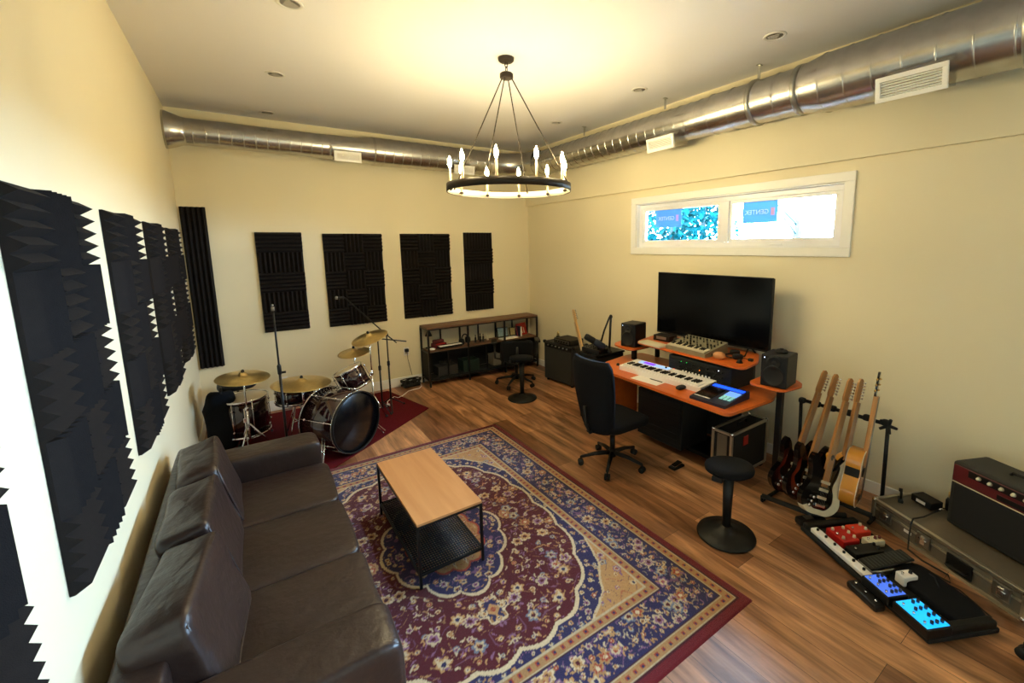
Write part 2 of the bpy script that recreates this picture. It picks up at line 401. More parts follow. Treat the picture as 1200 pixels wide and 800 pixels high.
vent((-.47, -5.16, 2.955), -90, .36, .15, 12, 'large white air register on the right duct, nearest the camera')

# ------------------------------------------------------------------ chandelier
M_bulb = bpy.data.materials.new('lit_bulb'); M_bulb.use_nodes = True
nb = M_bulb.node_tree.nodes['Principled BSDF']; nb.inputs['Emission Color'].default_value = (1,.82,.44,1); nb.inputs['Emission Strength'].default_value = 260
nb.inputs['Emission Strength'].default_value = 305; nb.inputs['Base Color'].default_value = (1,.9,.7,1)
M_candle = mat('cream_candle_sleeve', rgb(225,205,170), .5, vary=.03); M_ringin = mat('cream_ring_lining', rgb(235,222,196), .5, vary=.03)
ch = thing('chandelier', 'dark round ring chandelier with ten lit candle bulbs hanging from the ceiling', 'chandelier', (-2.077,-2.978,ZC))
MB().lathe([(.001,-.03),(.05,-.03),(.062,-.02),(.065,0)], 32).build('canopy', M_bronze, ch)
MB().lathe([(.001,-.155),(.045,-.155),(.054,-.148),(.054,-.12),(.045,-.112),(.001,-.112)], 28).build('hub', M_bronze, ch)
mb = MB()
for k in range(2):
    a = PI/2*k; cz = -.05-.036*k
    pts = [(math.cos(t)*.012*math.cos(a), math.cos(t)*.012*math.sin(a), cz+math.sin(t)*.024) for t in [2*PI*j/12 for j in range(12)]]
    mb.tube(pts, .0035, 6, closed=True)
mb.build('chain', M_bronze, ch)
RR = .505; zr = 2.462-ZC
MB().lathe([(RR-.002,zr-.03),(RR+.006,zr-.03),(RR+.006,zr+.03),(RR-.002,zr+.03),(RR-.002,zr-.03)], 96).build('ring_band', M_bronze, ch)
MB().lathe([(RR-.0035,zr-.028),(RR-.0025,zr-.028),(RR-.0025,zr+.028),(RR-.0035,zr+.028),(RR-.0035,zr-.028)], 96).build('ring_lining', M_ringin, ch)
for k in range(4):
    a = R(40+90*k); mb = MB(); p0 = Vector((.04*math.cos(a), .04*math.sin(a), -.15)); p1 = Vector(((RR-.006)*math.cos(a), (RR-.006)*math.sin(a), zr+.02))
    mb.tube([p0, p1], .0045, 8); mb.ell(p0, (.009,)*3); mb.ell(p1, (.009,)*3); mb.build('rod', M_bronze, ch)
for k in range(10):
    a = R(13+36*k); x, y = (RR-.03)*math.cos(a), (RR-.03)*math.sin(a)
    mb = MB(); mb.tube([((RR-.004)*math.cos(a), (RR-.004)*math.sin(a), zr-.01), (x, y, zr-.01)], .004, 8)
    mb.lathe([(.004,zr-.02),(.016,zr-.012),(.017,zr+.0),(.011,zr+.003)], 16, T(x,y,0)); arm = mb.build('candle_cup', M_bronze, ch)
    mb = MB(); mb.cyl((x,y,zr-.004), (x,y,zr+.158), .0095, 14); sl = mb.build('candle_sleeve', M_candle, ch)
    mb = MB(); mb.lathe([(.006,zr+.159),(.012,zr+.172),(.0165,zr+.19),(.015,zr+.208),(.008,zr+.232),(.002,zr+.248)], 16, T(x,y,0)); mb.build('bulb', M_bulb, sl)

# ------------------------------------------------------------------ acoustic foam panels
TS = .2395
def foam_panel(loc, rz, pattern, label, group, ts=TS, h=.05):
    """local: back on y=0 plane facing -y; x to the right, z up; origin at top-left. pattern rows of 'H'/'V'"""
    mb = MB(); base = .012; nW = 5
    for r_, row in enumerate(pattern):
        for c_, ch_ in enumerate(row):
            x0 = c_*ts; z0 = -r_*ts; L = ts
            prof = [(0,0)]
            for i in range(nW):
                prof += [(L*i/nW, base), (L*(i+.5)/nW, h)]
            prof += [(L, base), (L, 0)]
            prof = prof[1:]; prof = [(0,0)]+prof
            n = len(prof)
            if ch_ == 'V': co = [(x0+u, -v, z0) for u, v in prof]+[(x0+u, -v, z0-L) for u, v in prof]
            else: co = [(x0, -v, z0-u) for u, v in prof]+[(x0+L, -v, z0-u) for u, v in prof]
            f = [list(range(n)), list(range(n, 2*n))[::-1]]+[[i, (i+1) % n, n+(i+1) % n, n+i] for i in range(n)]
            mb.add(co, f, smooth=False)
    o = mb.build('acoustic_foam_panel', M_foam); o.location = loc; o.rotation_euler = (0,0,R(rz))
    return tag(o, label, 'acoustic panel', group)
chk = lambda n, m, s=0: [''.join('HV'[(i+j+s) % 2] for j in range(n)) for i in range(m)]
gb = 'foam panels on the back wall'; gl = 'foam panels on the left wall'
foam_panel((-4.45, -.001, 2.454), 0, ['V']*7+['V'], 'tall narrow black foam strip in the back corner, beside the left wall', gb, ts=.2245)
foam_panel((-3.80, -.001, 2.186), 0, ['HH','VV','HH','VV','HH'], 'narrow black foam panel on the back wall behind the straight microphone stand', gb)
foam_panel((-3.088, -.001, 2.172), 0, chk(3,5), 'wide black foam panel on the back wall behind the boom microphone arm', gb)
foam_panel((-2.12, -.001, 2.174), 0, chk(3,5), 'wide black foam panel on the back wall above the left end of the shelf unit', gb)
foam_panel((-1.172, -.001, 2.194), 0, ['VV','HH','VV','HH','VV'], 'narrow black foam panel on the back wall above the middle of the shelf unit', gb)
for y, l in ((-4.81, 'black foam panel on the left wall cut off by the left edge of the view'), (-3.73, 'largest looking black foam panel on the left wall beside the sofa'),
             (-2.645, 'second whole black foam panel along the left wall, past the largest looking one'), (-1.57, 'third whole black foam panel along the left wall, near the drum kit')):
    foam_panel((W+.001, y-3*TS, 2.185), 90, chk(3,5), l, gl)
foam_panel((W+.001, -.50-3*TS, 2.185), 90, chk(3,5), 'farthest black foam panel on the left wall, next to the tall corner strip', gl)
# ------------------------------------------------------------------ persian rug (pattern woven into the pile as a colour attribute)
def make_rug():
    x0, x1, y0, y1 = -4.22, -1.785, -5.072, -2.03; cell = .0066
    nx = int((x1-x0)/cell); ny = int((y1-y0)/cell)
    xs = np.linspace(x0, x1, nx); ys = np.linspace(y0, y1, ny)
    cx, cy = (x0+x1)/2, (y0+y1)/2; hx, hy = (x1-x0)/2, (y1-y0)/2
    U, V = np.meshgrid(xs-cx, ys-cy); A, B = np.abs(U), np.abs(V)
    def c8(r, g, b): return np.array(rgb(r, g, b))
    crim, navy, gold, cream, mauve, teal, rust, dk = c8(80,14,24), c8(42,37,78), c8(182,138,88), c8(206,186,150), c8(122,84,112), c8(96,104,120), c8(156,62,44), c8(60,14,22)
    col = np.zeros((ny, nx, 3)); col[:] = crim
    d = np.minimum(hx-A, hy-B)
    rs = np.random.RandomState(4)
    def paint(m, c, a=1.): col[m] = col[m]*(1-a)+np.array(c)*a
    paint((d < .055), c8(104,18,28))
    paint((d >= .055) & (d < .125), gold*.82)
    paint((d >= .125) & (d < .36), navy)
    paint((d >= .36) & (d < .43), gold*.8)
    for e in (.058, .125, .358, .43): paint(np.abs(d-e) < .005, dk*1.2)
    for e in (.066, .117, .367, .421): paint(np.abs(d-e) < .004, cream*.8)
    fld = d >= .43
    fx, fy = hx-.43, hy-.43
    # scalloped field: crimson inside, spandrels in the corners
    ang = np.arctan2(B/fy, A/fx); rad = np.sqrt((A/fx)**2+(B/fy)**2)
    rb = .93+.035*np.abs(np.sin(ang*10))+.07*np.abs(np.sin(ang*2))**1.5
    paint(fld & (rad > rb-.0), navy)
    paint(fld & (np.abs(rad-rb) < .012), cream)
    paint(fld & (rad > rb+.13+.02*np.sin(ang*22)), gold*.98)
    paint(fld & (np.abs(rad-(rb+.13+.02*np.sin(ang*22))) < .008), cream*.9)
    # ends: blue scalloped valance at the short sides
    # central medallion
    mx_, my_ = .40, .56
    an = np.arctan2(V/my_, U/mx_); rm = np.sqrt((U/mx_)**2+(V/my_)**2); sc = .84+.10*np.abs(np.cos(an*6))**.6+.08*np.cos(an*2)**2
    paint(rm < sc, navy); paint(np.abs(rm-sc) < .022, cream)
    sc2 = .56+.07*np.abs(np.cos(an*6)); paint(rm < sc2, gold*.95); paint(np.abs(rm-sc2) < .016, rust*1.2)
    paint(rm < .16, crim); paint(np.abs(rm-.16) < .02, cream)
    for (pu, pv, s) in ((0, .72, .1), (0, -.72, .1)):
        q = np.abs(U-pu)/s*1.1+np.abs(V-pv)/(s*1.1); w = 1+.18*np.cos(6*np.arctan2(V-pv, U-pu))
        paint(q < w, navy); paint(np.abs(q-w) < .13, cream); paint(q < .45, gold); paint(q < .2, rust)
    # scrolling vines
    def vines(mask, c, k, ph, w=.05, a=.75):
        f = np.sin(A*k+1.7*np.sin(B*k*.8+ph))+np.cos(B*k*1.1+1.6*np.sin(A*k*.9+ph*2))
        paint(mask & (np.abs(f-.35) < w), c, a)
    inner = fld & (rad < rb-.02) & (rm > sc+.05)
    vines(inner, mauve, 26, 1., .09, .6); vines(inner, gold*.8, 31, 2.3, .06, .6)
    bord = (d > .14) & (d < .345)
    vines(bord, mauve*1.1, 34, .4, .12, .7); vines(bord, cream*.7, 41, 1.9, .09, .7)
    sp = fld & (rad > rb+.15); vines(sp, rust, 30, .9, .09, .6); vines(sp, navy, 37, .2, .07, .6)
    md = (rm < sc-.04) & (rm > sc2+.03); vines(md, mauve*1.3, 44, .6, .14, .7); vines((rm < sc2-.03), rust, 50, .6, .14, .7)
    # flowers: stamped in a quarter, mirrored with the absolute coordinates
    def stamp(u, v, r, petals, outer, mid, core, mask, rot=0., round_=.35):
        i0, i1 = None, None
        for su in (1, -1):
            for sv in (1, -1):
                uu, vv = cx+su*u, cy+sv*v
                ix = int((uu-x0)/cell); iy = int((vv-y0)/cell); k = int(r*1.5/cell)+2
                a0, a1, b0, b1 = max(0, iy-k), min(ny, iy+k), max(0, ix-k), min(nx, ix+k)
                if a1 <= a0 or b1 <= b0: continue
                du = (U[a0:a1, b0:b1]-su*u)*su; dv = (V[a0:a1, b0:b1]-sv*v)*sv
                rr = np.sqrt(du*du+dv*dv)/r; th = np.arctan2(dv, du)+rot
                w = 1-round_+round_*np.abs(np.cos(th*petals/2)); sub = col[a0:a1, b0:b1]; mk = mask[a0:a1, b0:b1]
                sub[mk & (rr < w)] = outer; sub[mk & (rr < w*.68)] = mid; sub[mk & (rr < .3)] = core
    def leaf(u, v, r, rot, c, mask):
        for su in (1, -1):
            for sv in (1, -1):
                ix = int((cx+su*u-x0)/cell); iy = int((cy+sv*v-y0)/cell); k = int(r*1.4/cell)+2
                a0, a1, b0, b1 = max(0, iy-k), min(ny, iy+k), max(0, ix-k), min(nx, ix+k)
                if a1 <= a0 or b1 <= b0: continue
                du = (U[a0:a1, b0:b1]-su*u)*su; dv = (V[a0:a1, b0:b1]-sv*v)*sv
                p = (du*math.cos(rot)+dv*math.sin(rot))/r; q = (-du*math.sin(rot)+dv*math.cos(rot))/r
                q2 = q-.35*(1-p*p)+.15
                sub = col[a0:a1, b0:b1]; mk = mask[a0:a1, b0:b1]
                sub[mk & (np.abs(p) < 1) & (np.abs(q2) < .26*(1-p*p))] = c
    pal = [(cream, gold, crim), (gold, cream*.9, navy), (cream*.85, mauve*1.3, crim), (gold*.85, rust, cream), (teal*1.3, cream*.8, crim), (mauve*1.3, cream*.9, rust)]
    def scatter(mask, sp_, r0, r1, u1, v1, n_leaf=1):
        i = 0; v = 0.
        while v < v1:
            u = (sp_/2 if i % 2 else 0.)
            while u < u1:
                uu = abs(u+rs.uniform(-.25, .25)*sp_*(u > 0)); vv = abs(v+rs.uniform(-.25, .25)*sp_); P = pal[rs.randint(len(pal))]
                big = rs.rand() < .28; r = r1 if big else r0*rs.uniform(.8, 1.25)
                ix = min(nx-1, int((uu+hx)/cell)); iy = min(ny-1, int((vv+hy)/cell))
                if mask[iy, ix]:
                    stamp(uu, vv, r, rs.choice([5,6,8]), P[0], P[1], P[2], mask, rs.rand()*3, .4 if big else .25)
                for _ in range(n_leaf):
                    leaf(uu+rs.uniform(-.5, .5)*sp_, vv+rs.uniform(-.5, .5)*sp_, r0*rs.uniform(.9, 1.5), rs.rand()*6.3, [cream*.9, gold, mauve*1.2, gold*.8][rs.randint(4)], mask)
                u += sp_
            v += sp_*.86; i += 1
    scatter(inner, .094, .017, .043, fx, fy, 3)
    scatter(bord, .066, .015, .040, hx, hy, 2)
    scatter(sp, .085, .016, .028, hx, hy)
    scatter(md, .075, .016, .026, .5, .6); scatter(rm < sc2-.04, .06, .014, .022, .3, .3)
    scatter(fld & (rad > rb+.02) & (rad < rb+.12), .06, .013, .022, fx, fy)
    for lo, hi in (((.072, .112)), ((.372, .418))):
        g = (d > lo) & (d < hi); t = np.where(hx-A < hy-B, B, A); ph = (t % .05)/.05
        paint(g & (np.abs(ph-.5) < .22) & (np.abs(d-(lo+hi)/2) < .012), rust); paint(g & (np.abs(ph-.5) < .1) & (np.abs(d-(lo+hi)/2) < .006), navy)
    col *= rs.uniform(.88, 1.1, (ny, nx, 1))
    z = np.full((ny, nx), .009); z[0, :] = z[-1, :] = 0.0005; z[:, 0] = z[:, -1] = 0.0005
    P = np.stack([U+cx, V+cy, z], -1).reshape(-1, 3)
    me = bpy.data.meshes.new('persian_rug'); idx = np.arange(nx*ny).reshape(ny, nx)
    q = np.stack([idx[:-1,:-1], idx[:-1,1:], idx[1:,1:], idx[1:,:-1]], -1).reshape(-1, 4); nf = len(q)
    me.vertices.add(len(P)); me.vertices.foreach_set('co', P.ravel().astype(np.float32))
    me.loops.add(nf*4); me.loops.foreach_set('vertex_index', q.ravel().astype(np.int32))
    me.polygons.add(nf); me.polygons.foreach_set('loop_start', (np.arange(nf)*4).astype(np.int32))
    try: me.polygons.foreach_set('loop_total', np.full(nf, 4, np.int32))
    except Exception: pass
    me.update()
    ca = me.color_attributes.new('weave', 'FLOAT_COLOR', 'POINT')
    ca.data.foreach_set('color', np.concatenate([np.clip(col, 0, 1).reshape(-1, 3), np.ones((nx*ny, 1))], 1).ravel().astype(np.float32))
    m = mat('woven_wool', (1,1,1), .95, bump=.5, bscale=350, spec=.08, sheen=.2)
    nt = m.node_tree; at = nt.nodes.new('ShaderNodeAttribute'); at.attribute_name = 'weave'
    nt.links.new(at.outputs['Color'], nt.nodes['Principled BSDF'].inputs['Base Color'])
    me.materials.append(m)
    o = bpy.data.objects.new('persian_rug', me); C.objects.link(o)
    tag(o, 'large crimson and navy patterned persian rug under the coffee table', 'rug')
make_rug()
# flat red rug under the drums
def flat(name, poly, z0, z1, m): return MB().prism(poly, z0, z1).build(name, m)
o = flat('drum_rug', [(-2.22,-1.10), (-3.50,-2.07), (-4.36,-1.0), (-3.85,-.12), (-2.45,-.12)], .0005, .008, M_redrug)
tag(o, 'plain dark red rug under the drum kit', 'rug')

# ------------------------------------------------------------------ sofa
so = thing('leather_sofa', 'dark brown leather three seat sofa along the left wall', 'sofa', (-4.0,-3.69,.01))
def S(x, y, z): return Vector((x+4.0, y+3.69, z))
mb = MB(); mb.box(S(-4.0,-3.69,.18), (.76,2.1,.22), .03); mb.build('base', M_leather, so)
mb = MB(); mb.sbox(S(-4.335,-3.69,.40), (.15,2.18,.66), .16, 36); mb.build('back_frame', M_leather, so)
for y in (-2.72, -4.68):
    mb = MB(); mb.sbox(S(-4.01,y,.335), (.80,.25,.575), .16, 44, wr=.006, seed=y)
    a = mb.build('arm', M_leather, so)
    pts = [S(-4.38,y+.085,.60), S(-3.67,y+.085,.60), S(-3.63,y+.085,.5), S(-3.628,y+.085,.1)]
    mb = MB(); mb.tube([p+Vector((0,0,.012)) if i < 2 else p+Vector((.012,0,0)) for i, p in enumerate(pts)], .005, 6)
    mb.tube([p+Vector((0,-.17,.012)) if i < 2 else p+Vector((.012,-.17,0)) for i, p in enumerate(pts)], .005, 6); mb.build('piping', M_leather, a)
for i, y in enumerate((-3.125, -3.70, -4.27)):
    mb = MB(); mb.sbox(S(-3.885,y,.385), (.59,.575,.155), .17, 48, puff=.022, wr=.011, seed=i*3.1); mb.build('seat_cushion', M_leather, so)
for i, (y, a) in enumerate(((-3.12, 2), (-3.69, -1), (-4.27, -7))):
    mb = MB(); Mc = X('Z', a) @ X('Y', -14); mb.sbox(S(-4.225,y,.625), (.20,.56,.40), .22, 56, M=Mc, wr=.02, seed=i*5.3); bc = mb.build('back_cushion', M_leather, so)
    Mp = T(*S(-4.225,y,.625)) @ Mc; q = [(.088,sy*.262,sz*.182) for sy, sz in ((-1,-1),(-1,1),(1,1),(1,-1))]; pp = []
    for k in range(4):
        p0, p1 = Vector(q[k]), Vector(q[(k+1) % 4]); pp += [Mp @ (p0.lerp(p1, u)) for u in (.06, .3, .5, .7, .94)]
    MB().tube(pp, .0065, 6, closed=True).build('piping', M_leather, bc)
for x in (-4.3, -3.7):
    for y in (-2.75, -4.63): MB().box(S(x,y,.035), (.06,.06,.07), .008).build('foot', M_dfoot, so)

# ------------------------------------------------------------------ coffee table
ct = thing('coffee_table', 'low coffee table with light wood top and black metal frame on the rug', 'coffee table', (-3.076,-3.45,.009))
mb = MB(); mb.box((0,0,.405), (.412,.90,.016), .002); mb.build('tabletop', M_table, ct)
mb = MB(); hx_, hy_ = .2, .443
for sx in (-1, 1): mb.box((sx*hx_,0,.389), (.014,.9,.016), .001).box((sx*hx_,0,.085), (.014,.9,.014), .001)
for sy in (-1, 1): mb.box((0,sy*hy_,.389), (.412,.014,.016), .001).box((0,sy*hy_,.085), (.412,.014,.014), .001)
mb.build('frame', M_blackm, ct)
for sx in (-1, 1):
    for sy in (-1, 1): MB().box((sx*hx_,sy*hy_,.198), (.016,.016,.396), .001).build('leg', M_blackm, ct)
mb = MB()
for i in range(26): mb.cyl((-.195+.39*i/25, -.44, .09), (-.195+.39*i/25, .44, .09), .0045, 5)
for i in range(44): mb.cyl((-.195, -.44+.88*i/43, .094), (.195, -.44+.88*i/43, .094), .0045, 5)
mb.build('mesh_shelf', M_blackm, ct)

# ------------------------------------------------------------------ wobble stools
def stool(loc, rz, h, label, tilt=3):
    t = thing('perching_stool', label, 'stool', loc, rz, 'black round perching stools')
    MB().lathe([(.001,0),(.185,0),(.192,.008),(.188,.018),(.12,.034),(.05,.055),(.032,.075),(.001,.076)], 48).build('base', M_black, t)
    MB().cyl((0,0,.06), (0,0,h-.07), .027, 20, .036).build('post', M_black, t)
    mb = MB(); mb.lathe([(.001,-.05),(.06,-.048),(.13,-.035),(.155,-.018),(.158,.0),(.15,.018),(.12,.027),(.001,.030)], 40, T(0,0,h-.03) @ X('Y', tilt) @ X('X', -tilt)); s_ = mb.build('seat', M_fabric, t)
    mb = MB(); mb.box((-.13,.03,h-.065), (.05,.07,.035), .008); mb.build('lever', M_black, s_)
    return t
stool((-1.40,-4.655,0), 15, .53, 'black round perching stool in front of the guitars')
stool((-1.105,-1.51,0), 0, .58, 'black round perching stool in front of the shelf unit')

# ------------------------------------------------------------------ office chairs
def chair(loc, rz, label, seat_h=.45, back_top=1.04, arms=False, group='black office chairs', five=0, wd=.42):
    t = thing('office_chair', label, 'office chair', loc, rz, group)
    for k in range(5):
        a = R(72*k+five); c, s = math.cos(a), math.sin(a)
        mb = MB(); mb.tube([(.03*c,.03*s,.115), (.16*c,.16*s,.105), (.29*c,.29*s,.075)], [.022,.018,.013], 10); l = mb.build('leg', M_black, t)
        mb = MB()
        for off in (-.014, .014):
            ctr = Vector((.29*c-s*off, .29*s+c*off, .028)); ax = Vector((-s, c, 0))
            mb.cyl(ctr-ax*.009, ctr+ax*.009, .027, 18)
        mb.cyl((.29*c,.29*s,.03), (.29*c,.29*s,.08), .008, 8); mb.build('caster', M_rubber, l)
    MB().cyl((0,0,.08), (0,0,.15), .035, 20, .028).cyl((0,0,.15), (0,0,.28), .024, 16).cyl((0,0,.26), (0,0,seat_h-.06), .014, 14).build('gas_lift', M_black, t)
    MB().box((0,0,seat_h-.065), (.2,.16,.035), .01).box((-.19,0,seat_h-.06), (.2,.05,.02), .005).build('mechanism', M_black, t)
    mb = MB(); mb.sbox((.03,0,seat_h-.02), (.47,.47,.075), .3, 40, puff=.008); mb.build('seat', M_fabric, t)
    # back: a curved tapered shell
    nu, nv = 10, 14; co = []; f = []
    zb = seat_h-.07
    for side in (0, 1):
        for j in range(nv+1):
            v = j/nv; z = zb+(back_top-zb)*v
            hw = wd/2*(.80+.30*math.sin(PI*min(1, v*1.15)*.62)) if v < .86 else wd/2*(.80+.30*math.sin(PI*.86*1.15*.62))*(1-.18*((v-.86)/.14)**2)
            if v < .1: hw *= .78+.22*(v/.1)
            for i in range(nu+1):
                u = -1+2*i/nu
                x = -.215-.075*v*v+.045*u*u-.035*math.sin(PI*v)*.6-(.045 if side == 0 else .0)*(1-.5*abs(u)**4)
                co.append((x, u*hw, z))
    n1 = (nu+1)*(nv+1)
    for s_ in (0, 1):
        for j in range(nv):
            for i in range(nu):
                a = s_*n1+j*(nu+1)+i; q = [a, a+1, a+nu+2, a+nu+1]; f.append(q if s_ else q[::-1])
    for j in range(nv):
        for i in (0, nu): a = j*(nu+1)+i; f.append([a, a+nu+1, n1+a+nu+1, n1+a])
    for i in range(nu):
        for j in (0, nv): a = j*(nu+1)+i; f.append([a, a+1, n1+a+1, n1+a])
    mb = MB(); mb.add(co, f, smooth=True); b = mb.build('backrest', M_fabric, t)
    MB().tube([(-.1,0,seat_h-.06), (-.27,0,seat_h-.07), (-.315,0,seat_h+.02), (-.33,0,seat_h+.18)], .018, 10).build('back_support', M_black, t)
    if arms:
        for s in (-1, 1):
            mb = MB(); mb.tube([(-.02,s*.2,seat_h-.06), (-.02,s*.30,seat_h-.04), (-.02,s*.31,seat_h+.18)], .016, 10); a_ = mb.build('arm_post', M_black, t)
            mb = MB(); mb.sbox((.0,s*.31,seat_h+.2), (.26,.08,.035), .4, 20); mb.build('arm_pad', M_black, a_)
    return t
chair((-1.345,-3.467,0), 0, 'black fabric office chair without armrests in front of the desk', five=2, wd=.47)
chair((-.84,-.93,0), 62, 'black office chair with armrests between the shelf unit and perching stool', seat_h=.44, back_top=.70, arms=True, five=10)
chair((-1.12,-6.30,0), 90, 'black swivel chair mostly outside the view, only its wheeled foot showing', five=-13)

# ------------------------------------------------------------------ shelf unit
su = thing('shelf_unit', 'long low shelf unit with rustic wood top and black metal frame', 'shelf unit', (-1.0,-.19,0))
hw, hd, ht = .915, .15, .865
MB().box((0,0,ht-.012), (2*hw+.02,2*hd+.02,.026), .003).build('top', M_walnut, su)
MB().box((0,0,.515), (2*hw-.02,2*hd-.02,.02), .002).build('middle_shelf', M_walnut, su)
MB().box((0,0,.11), (2*hw-.02,2*hd-.02,.02), .002).build('bottom_shelf', M_matte, su)
for x in (-hw, -.31, .31, hw):
    for y in (-hd, hd): MB().box((x,y,(ht-.026)/2), (.025,.025,ht-.026), .002).build('post', M_blackm, su)
for x in (-.62, 0, .62):
    MB().box((x,-hd+.02,.30), (.02,.02,.40), .001).build('front_strut', M_blackm, su)
    MB().box((x,hd,.68), (.02,.02,.33), .001).build('back_strut', M_blackm, su)
mb = MB()
for z in (.50, ht-.033, .095):
    for y in (-hd, hd): mb.box((0,y,z), (2*hw,.02,.018), .001)
    for x in (-hw, hw): mb.box((x,0,z), (.02,2*hd,.018), .001)
mb.build('rails', M_blackm, su)
MB().box((0,hd-.004,.31), (2*hw-.02,.006,.38)).build('lower_back_panel', M_matte, su)
for x in (-hw, hw): MB().box((x,0,.31), (.006,2*hd-.03,.37)).build('side_panel', M_matte, su)
Zs = .526
def on_shelf(x, y=0.): return (-1.0+x, -.19+y, Zs)
t = thing('small_accordion', 'small dark red boxed instrument lying on the shelf unit', 'toy', on_shelf(-.70, .02), 5)
MB().box((0,0,.035), (.20,.12,.07), .01).box((0,.02,.09), (.16,.08,.05), .012).build('body', M_dred, t)
MB().box((0,-.055,.065), (.14,.02,.012), .003).build('trim', M_red, t)
t = thing('small_keyboard', 'small white and dark keyboard on the left part of the shelf unit', 'keyboard', on_shelf(-.57, -.06), 4)
MB().box((0,0,.02), (.36,.13,.035), .006).build('body', M_black, t); 
mb = MB()
for i in range(18): mb.box((-.165+.0194*i,-.035,.041), (.018,.06,.008), .001)
pieces(mb, 'white_key', M_whitep, t)
t = thing('headphones', 'black headphones lying on the shelf beside the small keyboard', 'headphones', on_shelf(-.30, 0.), 30)
mb = MB(); mb.tube([(.08*math.cos(a), 0, .06+.09*math.sin(a)) for a in [PI*i/12 for i in range(13)]], .009, 8); mb.build('headband', M_black, t)
for s in (-1, 1): MB().sbox((s*.08,0,.05), (.045,.09,.1), .6, 20).build('ear_cup', M_black, t)
t = thing('ash_dish', 'small white round dish at the left end of the shelf', 'dish', on_shelf(-.84, -.08))
MB().lathe([(.001,.004),(.03,.004),(.045,.02),(.048,.02),(.034,0),(.001,0)], 24).build('bowl', M_whitep, t)
t = thing('table_lamp', 'small dark lamp standing at the left end of the shelf unit', 'lamp', on_shelf(-.83, .07))
MB().lathe([(.001,0),(.05,0),(.05,.012),(.008,.018),(.006,.2),(.001,.2)], 24).build('base', M_black, t)
MB().lathe([(.02,.25),(.05,.18),(.052,.18),(.023,.252)], 24).build('lamp_shade', M_matte, t)
for i, (x, h, l) in enumerate(((-.13,.12,'leftmost of the three small dark bottles on the shelf'), (-.05,.13,'middle of the three small dark bottles on the shelf'), (.0,.12,'rightmost of the three small dark bottles on the shelf'))):
    t = thing('small_bottle', l, 'bottle', on_shelf(x, -.02), 0, 'small dark bottles on the shelf')
    MB().lathe([(.001,0),(.014,0),(.015,.01),(.015,h*.6),(.006,h*.75),(.006,h*.9),(.001,h*.9)], 16).build('glass', M_matte, t)
    MB().cyl((0,0,h*.88), (0,0,h), .008, 12).build('cap', M_black, t)
t = thing('white_candle', 'short white candle standing on the middle of the shelf', 'candle', on_shelf(.10, .03)); MB().lathe([(.001,0),(.02,0),(.021,.08),(.001,.078)], 20).build('wax', M_cream, t); MB().cyl((0,0,.078), (0,0,.09), .0015, 6).build('wick', M_matte, t)
t = thing('open_notebook', 'open pale notebook lying on the shelf right of the middle post', 'notebook', on_shelf(.42, -.07), 3)
MB().box((-.075,0,.008), (.148,.12,.012), .002).box((.075,0,.008), (.148,.12,.012), .002).build('pages', M_paper, t); MB().box((0,0,.0015), (.31,.13,.003)).build('cover', M_cream, t)
M_pic1 = mat('pale_blue_picture', rgb(150,175,185), .5, vary=.5, scale=30); M_pic2 = mat('sepia_picture', rgb(190,165,110), .5, vary=.5, scale=40); M_pic3 = mat('red_picture', rgb(170,34,28), .5, vary=.4, scale=25)
def picture(x, w, h, mp, label):
    t = thing('framed_picture', label, 'picture', on_shelf(x, .07), 0, 'small framed pictures on the shelf')
    Mt = X('X', -12)
    mb = MB(); mb.M = Mt; mb.box((0,0,h/2), (w,.015,h), .003); mb.build('frame', M_matte, t)
    mb = MB(); mb.M = Mt; mb.box((0,-.009,h/2), (w-.025,.002,h-.025)); mb.build('print', mp, t)
    return t
picture(.40, .20, .16, M_pic1, 'pale blue framed picture on the shelf behind the notebook')
picture(.585, .11, .14, M_pic2, 'small sepia framed picture beside the pale blue one')
t = thing('record_sleeve', 'red record sleeve with pale figures at the right end of the shelf', 'record', on_shelf(.74, .02), 12)
mb = MB(); mb.M = X('X', -14); mb.box((0,0,.10), (.22,.006,.20), .001); mb.build('sleeve', M_pic3, t)
mb = MB(); mb.M = X('X', -14)
for x in (-.05, .0, .045): mb.prism([(x-.012,.03),(x+.012,.03),(x+.006,.09),(x+.009,.11),(x,.125),(x-.009,.11),(x-.006,.09)], .004, .0055, Matrix(((1,0,0,0),(0,0,-1,0),(0,1,0,0),(0,0,0,1))))
mb.build('printed_figures', M_cream, t)
t = thing('dark_book', 'dark blue upright book between the pictures and the red sleeve', 'book', on_shelf(.655, .0), 8); MB().box((0,0,.08), (.035,.13,.16), .003).build('cover', mat('navy_cloth', rgb(24,24,52), .7), t); MB().box((.0,-.002,.08), (.026,.128,.154)).build('pages', M_paper, t)
t = thing('storage_box', 'pale cardboard box on the lower shelf, right of the middle', 'box', (-1.0+.20, -.19, .121), 0); MB().box((0,0,.08), (.14,.18,.15), .004).build('body', mat('grey_card', rgb(120,112,100), .8), t); MB().box((0,0,.16), (.15,.19,.03), .004).build('lid', mat('grey_card', rgb(120,112,100), .8), t)
t = thing('storage_crate', 'dark green crate on the lower shelf behind the mesh', 'crate', (-1.0-.1-.15, -.19, .121), 0); MB().box((0,0,.01), (.26,.22,.02), .003).box((0,.1,.09), (.26,.015,.16), .003).box((0,-.1,.09), (.26,.015,.16), .003).box((.125,0,.09), (.015,.2,.16), .003).box((-.125,0,.09), (.015,.2,.16), .003).build('body', mat('dark_green_plastic', rgb(24,44,36), .5), t)
t = thing('cable_box', 'dark box with coiled leads on the lower shelf at the left', 'box', (-1.0-.62, -.19, .121), 0); MB().box((0,0,.07), (.3,.2,.14), .006).build('body', mat('charcoal_card', rgb(40,40,42), .8), t)
